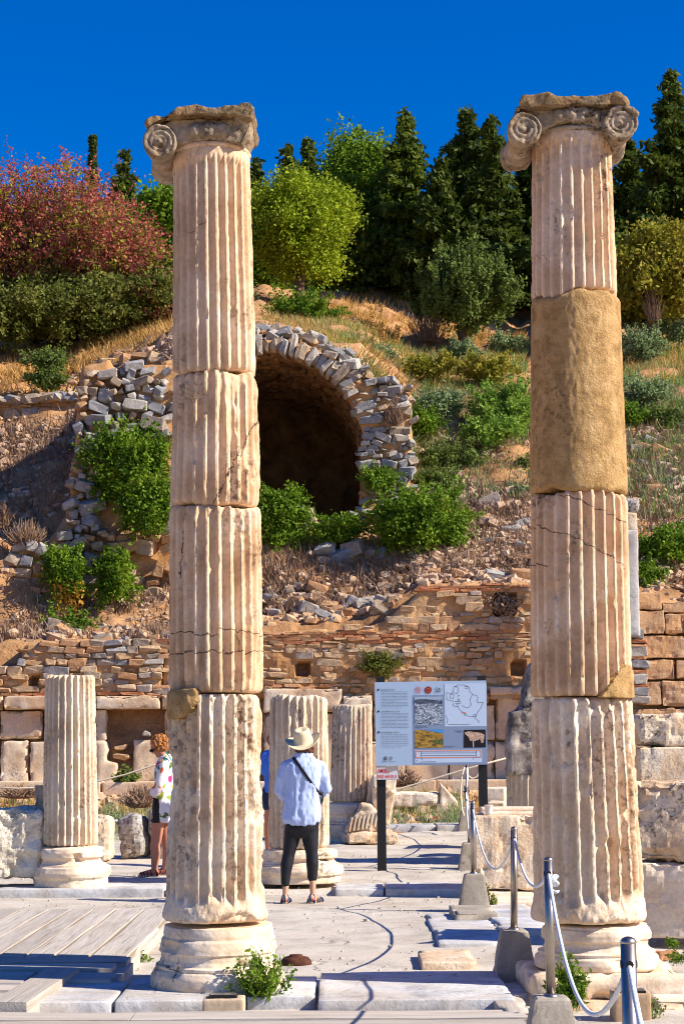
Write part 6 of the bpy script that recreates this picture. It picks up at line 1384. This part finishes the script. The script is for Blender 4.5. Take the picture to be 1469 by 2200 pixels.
slv = capsule([H1(613, 1647), H1(606, 1672, .0), H1(602, 1698, .02), H1(609, 1711, .12)], [.056, .055, .053, .046])+capsule([H1(688, 1647), H1(695, 1670, .0), H1(700, 1694, .02), H1(692, 1702, .12)], [.056, .055, .053, .046])
shirt = cloth(cloth(fuse(closed([tors]+slv), .011, 2), .010, (11, 11, 3.5), 3), .005, (22, 22, 9), 4)
link('shirt', shirt, M_shirt, wa)
link('collar', npmesh('collar', *tube([H1(652, 1622)+Vector((.075*math.cos(t), .055*math.sin(t), .01*math.sin(t*1)))for t in np.linspace(R(150), R(390), 14)], .014, 8), True), M_shirt, wa)
for s_, yy in ((-1, 1711), (1, 1703)): cc_ = H1(609 if s_ < 0 else 692, yy, .125); link('cuff', npmesh('cuff', *lathe(cc_, [(.036, -.02), (.054, -.02), (.056, 0), (.054, .02), (.036, .02)], 18, Vector((.3*-s_, 1, 0)))), M_shirt, wa)
M_legg = simple('black_leggings', (.010, .010, .014), .62)
lg = [rowsloft([(1800, 624, 672, .08, 0), (1782, 612, 684, .115, 0), (1765, 610, 686, .125, 0), (1750, 615, 683, .11, 0)], D1)]+capsule([H1(634, 1765), H1(629, 1790), H1(620, 1836, -.01), H1(616, 1858, -.02), H1(614, 1880, -.02), H1(613, 1897, -.02)], [.098, .092, .062, .064, .052, .046])+capsule([H1(662, 1765), H1(665, 1790), H1(670, 1834, -.01), H1(671, 1854, -.01), H1(671, 1872, 0), H1(671, 1886, 0)], [.098, .092, .062, .064, .056, .050])
link('leggings', fuse(closed(lg), .009, 2, .002, 12), M_legg, wa)
M_straw = simple('straw', (.72, .60, .38), .85, var=.18, scale=70)
# hat built upright then tilted back and to the left
hv, hf = lathe((0, 0, 0), [(.001, .128), (.03, .122), (.06, .128), (.078, .118), (.086, .09), (.093, .04), (.098, .006), (.105, -.002), (.135, -.004), (.168, .004), (.178, .012), (.180, .008), (.168, -.004), (.135, -.012), (.1, -.01), (.088, .0), (.08, .08), (.05, .11), (.001, .11)], 48)
ang = np.arctan2(hv[:, 1], hv[:, 0]); rr_h = np.hypot(hv[:, 0], hv[:, 1]); hv[:, 2] += np.where(rr_h > .1, (rr_h-.1)*(.35*np.cos(2*ang)+.12*np.cos(ang)), 0); hv[:, 2] -= np.where((rr_h < .06) & (hv[:, 2] > .1), .022*(1-np.abs(hv[:, 0])/.06)*(np.abs(hv[:, 0]) < .06), 0)
hv[:, 1] *= 1.08; Mh = np.array(Matrix.Rotation(R(-8), 3, 'Y')@Matrix.Rotation(R(21), 3, 'X')); hc_ = H1(651, 1592, .01)
hv = hv@Mh.T+np.array(hc_); link('straw_hat', npmesh('hat', hv, hf, True), M_straw, wa)
M_brownhair = simple('auburn_hair', (.10, .035, .015), .7, var=.5, scale=60)
hr = [ball(H1(653, 1603, .0), (.082, .085, .085))]+[ball(H1(653, 1607, 0)+Vector((.075*math.cos(t), .06*math.sin(t), rnd.uniform(-.035, .01))), rnd.uniform(.018, .03), 6) for t in np.linspace(R(170), R(380), 22)]+[ball(H1(664+k*1.5, 1612+rnd.uniform(-3, 3), .0), .022, 6) for k in range(5)]
link('hair', fuse(closed(hr), .007, 1, .006, 45), M_brownhair, wa)
M_sandal, M_sole, M_coral = simple('navy_webbing', (.02, .05, .12), .6), simple('tan_sole', (.46, .34, .20), .7), simple('coral_lining', (.7, .16, .10), .7)
sandal(FL, (.06, 1, 0), wa, M_sandal, M_sole); sandal(FR, (.5, 1, 0), wa, M_sandal, M_sole)
for q in (FL, FR): link('lining', npmesh('lining', *ball(q+Vector((0, -.035, .045)), (.031, .022, .022), 8), True), M_coral, wa)
# strap over the back, lying on the shirt
rowsy = [(1622, 652, .062, 17), (1637, 651, .10, 38), (1648, 650, .12, 43), (1668, 651, .13, 39), (1700, 650, .122, 36), (1735, 650, .13, 38)]
sp = []
for k in range(16):
    t = k/15; x = 630+57*t; y = 1627+80*t; ry = np.interp(y, [r_[0] for r_ in rowsy], [r_[2] for r_ in rowsy]); hw = np.interp(y, [r_[0] for r_ in rowsy], [r_[3] for r_ in rowsy])
    u = max(-.97, min(.97, (x-651)/hw)); sp.append(H1(x, y, -ry*math.sqrt(1-u*u)-.017))
sv = []
for i, p in enumerate(sp):
    tn = (sp[min(i+1, 15)]-sp[max(i-1, 0)]).normalized(); w_ = tn.cross(Vector((0, -1, 0))).normalized()*.016; sv += [p-w_, p+w_, p+w_+Vector((0, .006, 0)), p-w_+Vector((0, .006, 0))]
link('bag_strap', npmesh('strap', [tuple(q) for q in sv], grid(4, 16, True)), M_black, wa)
link('bag', fuse(closed([ball(H1(686, 1716, .03), (.045, .07, .06))]), .01, 1), M_black, wa)
link('phone', npmesh('phone', *box(H1(648, 1706, .33), (.15, .012, .075))), M_black, wa)

# --- woman in the floral blouse, in profile, looking down
D2 = 22.3; Z2 = .085
def H2(x, y, dy=0): return P(x, y, D2)+Vector((0, dy, 0))
wb = thing('person', (H2(345, 1870).x, D2, Z2), 'woman with curly ginger hair, floral blouse and black shorts looking down beside the column', 'person')
hc2 = H2(341, 1604); fd = Vector((-1, -.12, -.62)).normalized(); h2, ax2 = head(hc2, fd, 1.0)
A1, A2 = Vector((H2(333, 1868).x, D2-.06, Z2)), Vector((H2(352, 1868).x, D2+.14, Z2))
lk = capsule([H2(342, 1755, -.06), H2(338, 1800, -.06), H2(335, 1815, -.06), H2(336, 1832, -.06), A1+Vector((0, 0, .07))], [.085, .062, .056, .058, .034])+capsule([H2(352, 1755, .1), H2(356, 1805, .1), H2(358, 1835, .12), A2+Vector((0, 0, .07))], [.085, .056, .054, .034])
tb = [rowsloft([(1765, 328, 372, .15, 0), (1720, 334, 372, .13, 0), (1690, 336, 370, .12, 0), (1655, 336, 374, .14, 0), (1638, 340, 372, .12, 0)], D2)]
am = capsule([H2(353, 1645, -.15), H2(350, 1688, -.17), H2(336, 1704, -.14)], [.042, .036, .026])+hand(H2(335, 1705, -.14), (-.7, .1, -.6), (0, 1, .2), .95)+capsule([H2(353, 1645, .15), H2(350, 1688, .17), H2(336, 1702, .14)], [.042, .036, .026])+hand(H2(335, 1703, .14), (-.7, -.1, -.6), (0, -1, .2), .95)
link('body', fuse(closed(h2+lk+tb+am+capsule([H2(358, 1640), H2(348, 1616)], [.055, .05])+foot(A1, (-1, -.1, 0))+foot(A2, (-1, .1, 0))), .0065, 2), SK2, wb)
def floral():
    m = MT('floral_cotton', .8); v = m.add('ShaderNodeTexVoronoi'); v.inputs['Scale'].default_value = 11.5; nt = m.add('ShaderNodeTexNoise'); nt.inputs['Scale'].default_value = 14; m.lk(m.pos, nt.inputs['Vector']); va_ = m.add('ShaderNodeVectorMath', operation='MULTIPLY_ADD'); m.lk(nt.outputs['Color'], va_.inputs[0]); va_.inputs[1].default_value = (.10, .10, .10); m.lk(m.pos, va_.inputs[2]); m.lk(va_.outputs[0], v.inputs['Vector'])
    s = m.add('ShaderNodeSeparateColor'); m.lk(v.outputs['Color'], s.inputs[0])
    colr = m.ramp(s.outputs[0], [(0, (.78, .74, .72)), (.25, (.30, .36, .05)), (.42, (.70, .14, .02)), (.54, (.45, .42, .06)), (.66, (.55, .04, .22)), (.76, (.10, .16, .04)), (.84, (.02, .20, .16)), (.9, (.75, .60, .66))], 'CONSTANT')
    n2 = m.noise(26, 3, .6); dd = m.math('ADD', v.outputs['Distance'], m.math('MULTIPLY', n2, .35)); m.col(m.mix(m.ramp(dd, [(.66, B3(0)), (.69, B3(1))]), colr, (.78, .74, .74))); return m.m
bl_ = rowsloft([(1766, 334, 372, .15, 0), (1740, 331, 375, .155, 0), (1715, 334, 375, .145, 0), (1690, 335, 374, .14, 0), (1660, 333, 377, .155, 0), (1640, 337, 377, .14, 0), (1628, 343, 374, .10, 0), (1621, 350, 370, .065, 0)], D2)
sv2 = capsule([H2(354, 1645, -.14), H2(350, 1672, -.165), H2(346, 1690, -.165), H2(336, 1702, -.14)], [.062, .058, .056, .062])+capsule([H2(354, 1645, .14), H2(350, 1685, .165), H2(338, 1700, .14)], [.06, .055, .06])
link('blouse', cloth(fuse(closed([bl_]+sv2), .012, 2), .009, (9, 9, 4), 6), floral(), wb)
sh_ = [rowsloft([(1767, 327, 352, .10, -.05), (1764, 326, 356, .11, -.04), (1740, 327, 368, .15, 0), (1712, 329, 370, .14, 0)], D2), rowsloft([(1767, 340, 372, .09, .09), (1740, 332, 372, .12, .05), (1712, 332, 370, .12, 0)], D2)]
link('shorts', fuse(closed(sh_), .011, 2, .003, 14), M_legg, wb)
M_ginger = simple('curly_ginger_hair', (.42, .16, .04), .7, var=.7, scale=60)
hr = []
for k in range(260):
    t = rnd.uniform(0, 2*math.pi); u = rnd.uniform(-1, 1); s_ = math.sqrt(1-u*u); q = (ax2[0]*(.088*s_*math.cos(t))+ax2[1]*(.105*s_*math.sin(t)-.03)+ax2[2]*(.10*u+.02))
    if q.dot(ax2[1]) > .045 and q.dot(ax2[2]) < .065: continue
    hr.append(ball(hc2+q*rnd.uniform(.97, 1.08), rnd.uniform(.010, .019), 6))
hr += [ball(hc2-ax2[1]*.025+ax2[2]*.025, (.088, .09, .09)), ball(hc2-ax2[1]*.06-ax2[2]*.03, (.07, .075, .075))]
link('hair', fuse(closed(hr), .006, 0, .006, 60), M_ginger, wb)
gl = [tube([hc2+ax2[0]*s_*.078+ax2[1]*.0+ax2[2]*.005, hc2+ax2[0]*s_*.075+ax2[1]*.085+ax2[2]*.005], .004, 6) for s_ in (-1, 1)]+[ball(hc2+ax2[0]*s_*.035+ax2[1]*.092+ax2[2]*.002, (.026, .026, .02), 8) for s_ in (-1, 1)]
link('sunglasses', npmesh('glasses', *merge(gl), True), simple('sunglass', (.02, .015, .012), .15), wb)
sandal(A1, (-1, -.1, 0), wb, simple('dark_red_strap', (.12, .02, .02), .6), simple('pink_sole', (.62, .42, .36), .6)); sandal(A2, (-1, .1, 0), wb, simple('dark_red_strap', (.12, .02, .02), .6), simple('pink_sole', (.62, .42, .36), .6))
link('tank_strap', npmesh('strap', *tube([H2(356, 1614, -.1), H2(364, 1622, -.12), H2(372, 1634, -.13)], .007, 6)), simple('teal_strap', (.01, .26, .20), .7), wb)

# --- person in blue almost hidden behind the middle stump
D3 = 23.4
def H3(x, y, dy=0): return P(x, y, D3)+Vector((0, dy, 0))
px3 = thing('person', (H3(593, 1840).x, D3, .03), 'person in a blue shirt and navy shorts almost hidden behind the middle column stump', 'person')
h3, _ = head(H3(589, 1592), (.3, 1, -.1)); F1, F2 = Vector((H3(580, 1860).x, D3, .03)), Vector((H3(606, 1860).x, D3+.1, .03))
lk = capsule([H3(583, 1725), H3(578, 1775), H3(578, 1805), F1+Vector((0, 0, .07))], [.085, .058, .056, .036])+capsule([H3(603, 1725), H3(606, 1775), H3(606, 1805), F2+Vector((0, 0, .07))], [.085, .058, .056, .036])
tb = [rowsloft([(1725, 572, 614, .12, 0), (1690, 574, 612, .11, 0), (1640, 570, 616, .12, 0), (1616, 576, 610, .09, 0)], D3)]
am = capsule([H3(572, 1624), H3(571, 1662), H3(578, 1678, .16)], [.046, .038, .026])+hand(H3(578, 1678, .16), (.3, 1, 0), (0, 0, 1), .95)+capsule([H3(614, 1624), H3(616, 1662), H3(606, 1678, .16)], [.046, .038, .026])+hand(H3(606, 1678, .16), (-.3, 1, 0), (0, 0, 1), .95)
link('body', fuse(closed(h3+lk+tb+am+capsule([H3(592, 1618), H3(590, 1602)], [.05, .048])+foot(F1, (.1, 1, 0))+foot(F2, (.2, 1, 0))), .007, 2), SK2, px3)
link('shirt', cloth(fuse(closed([rowsloft([(1702, 568, 618, .14, 0), (1680, 569, 617, .13, 0), (1640, 567, 619, .135, 0), (1616, 573, 613, .10, 0), (1608, 582, 602, .06, 0)], D3)]+capsule([H3(573, 1624), H3(570, 1655)], [.065, .06])+capsule([H3(613, 1624), H3(616, 1655)], [.065, .06])), .012, 2), .008, 9, 3), simple('bright_blue_cotton', (.06, .20, .72), .8), px3)
link('shorts', fuse(closed(capsule([H3(582, 1700), H3(580, 1728)], [.11, .10])+capsule([H3(604, 1700), H3(606, 1728)], [.11, .10])), .012, 1), simple('navy_cotton', (.015, .03, .08), .8), px3)
link('hair', fuse(closed([ball(H3(589, 1589, -.01), (.088, .095, .09))]), .01, 0, .01, 30), M_brownhair, px3)
sandal(F1, (.1, 1, 0), px3, M_black, M_black); sandal(F2, (.2, 1, 0), px3, M_black, M_black)

# small stones and grit lying on the path
it = []
for k in range(1500):
    d = lr.uniform(11.3, 29); X = lr.uniform(-.25, .21)*d; s_ = lr.uniform(.004, .010)*(1+d/25)*(1.7 if lr.random() < .04 else 1)
    it.append(((X, d, (.008 if d < 20.5 else .03+.2*(d-20.6)/9)+s_*.2), (s_*lr.uniform(1, 1.6), s_, s_*.7), Euler((0, 0, lr.uniform(0, 3))), lr.choice(MIDY)))
joinstuff('path_grit', it, M_path)
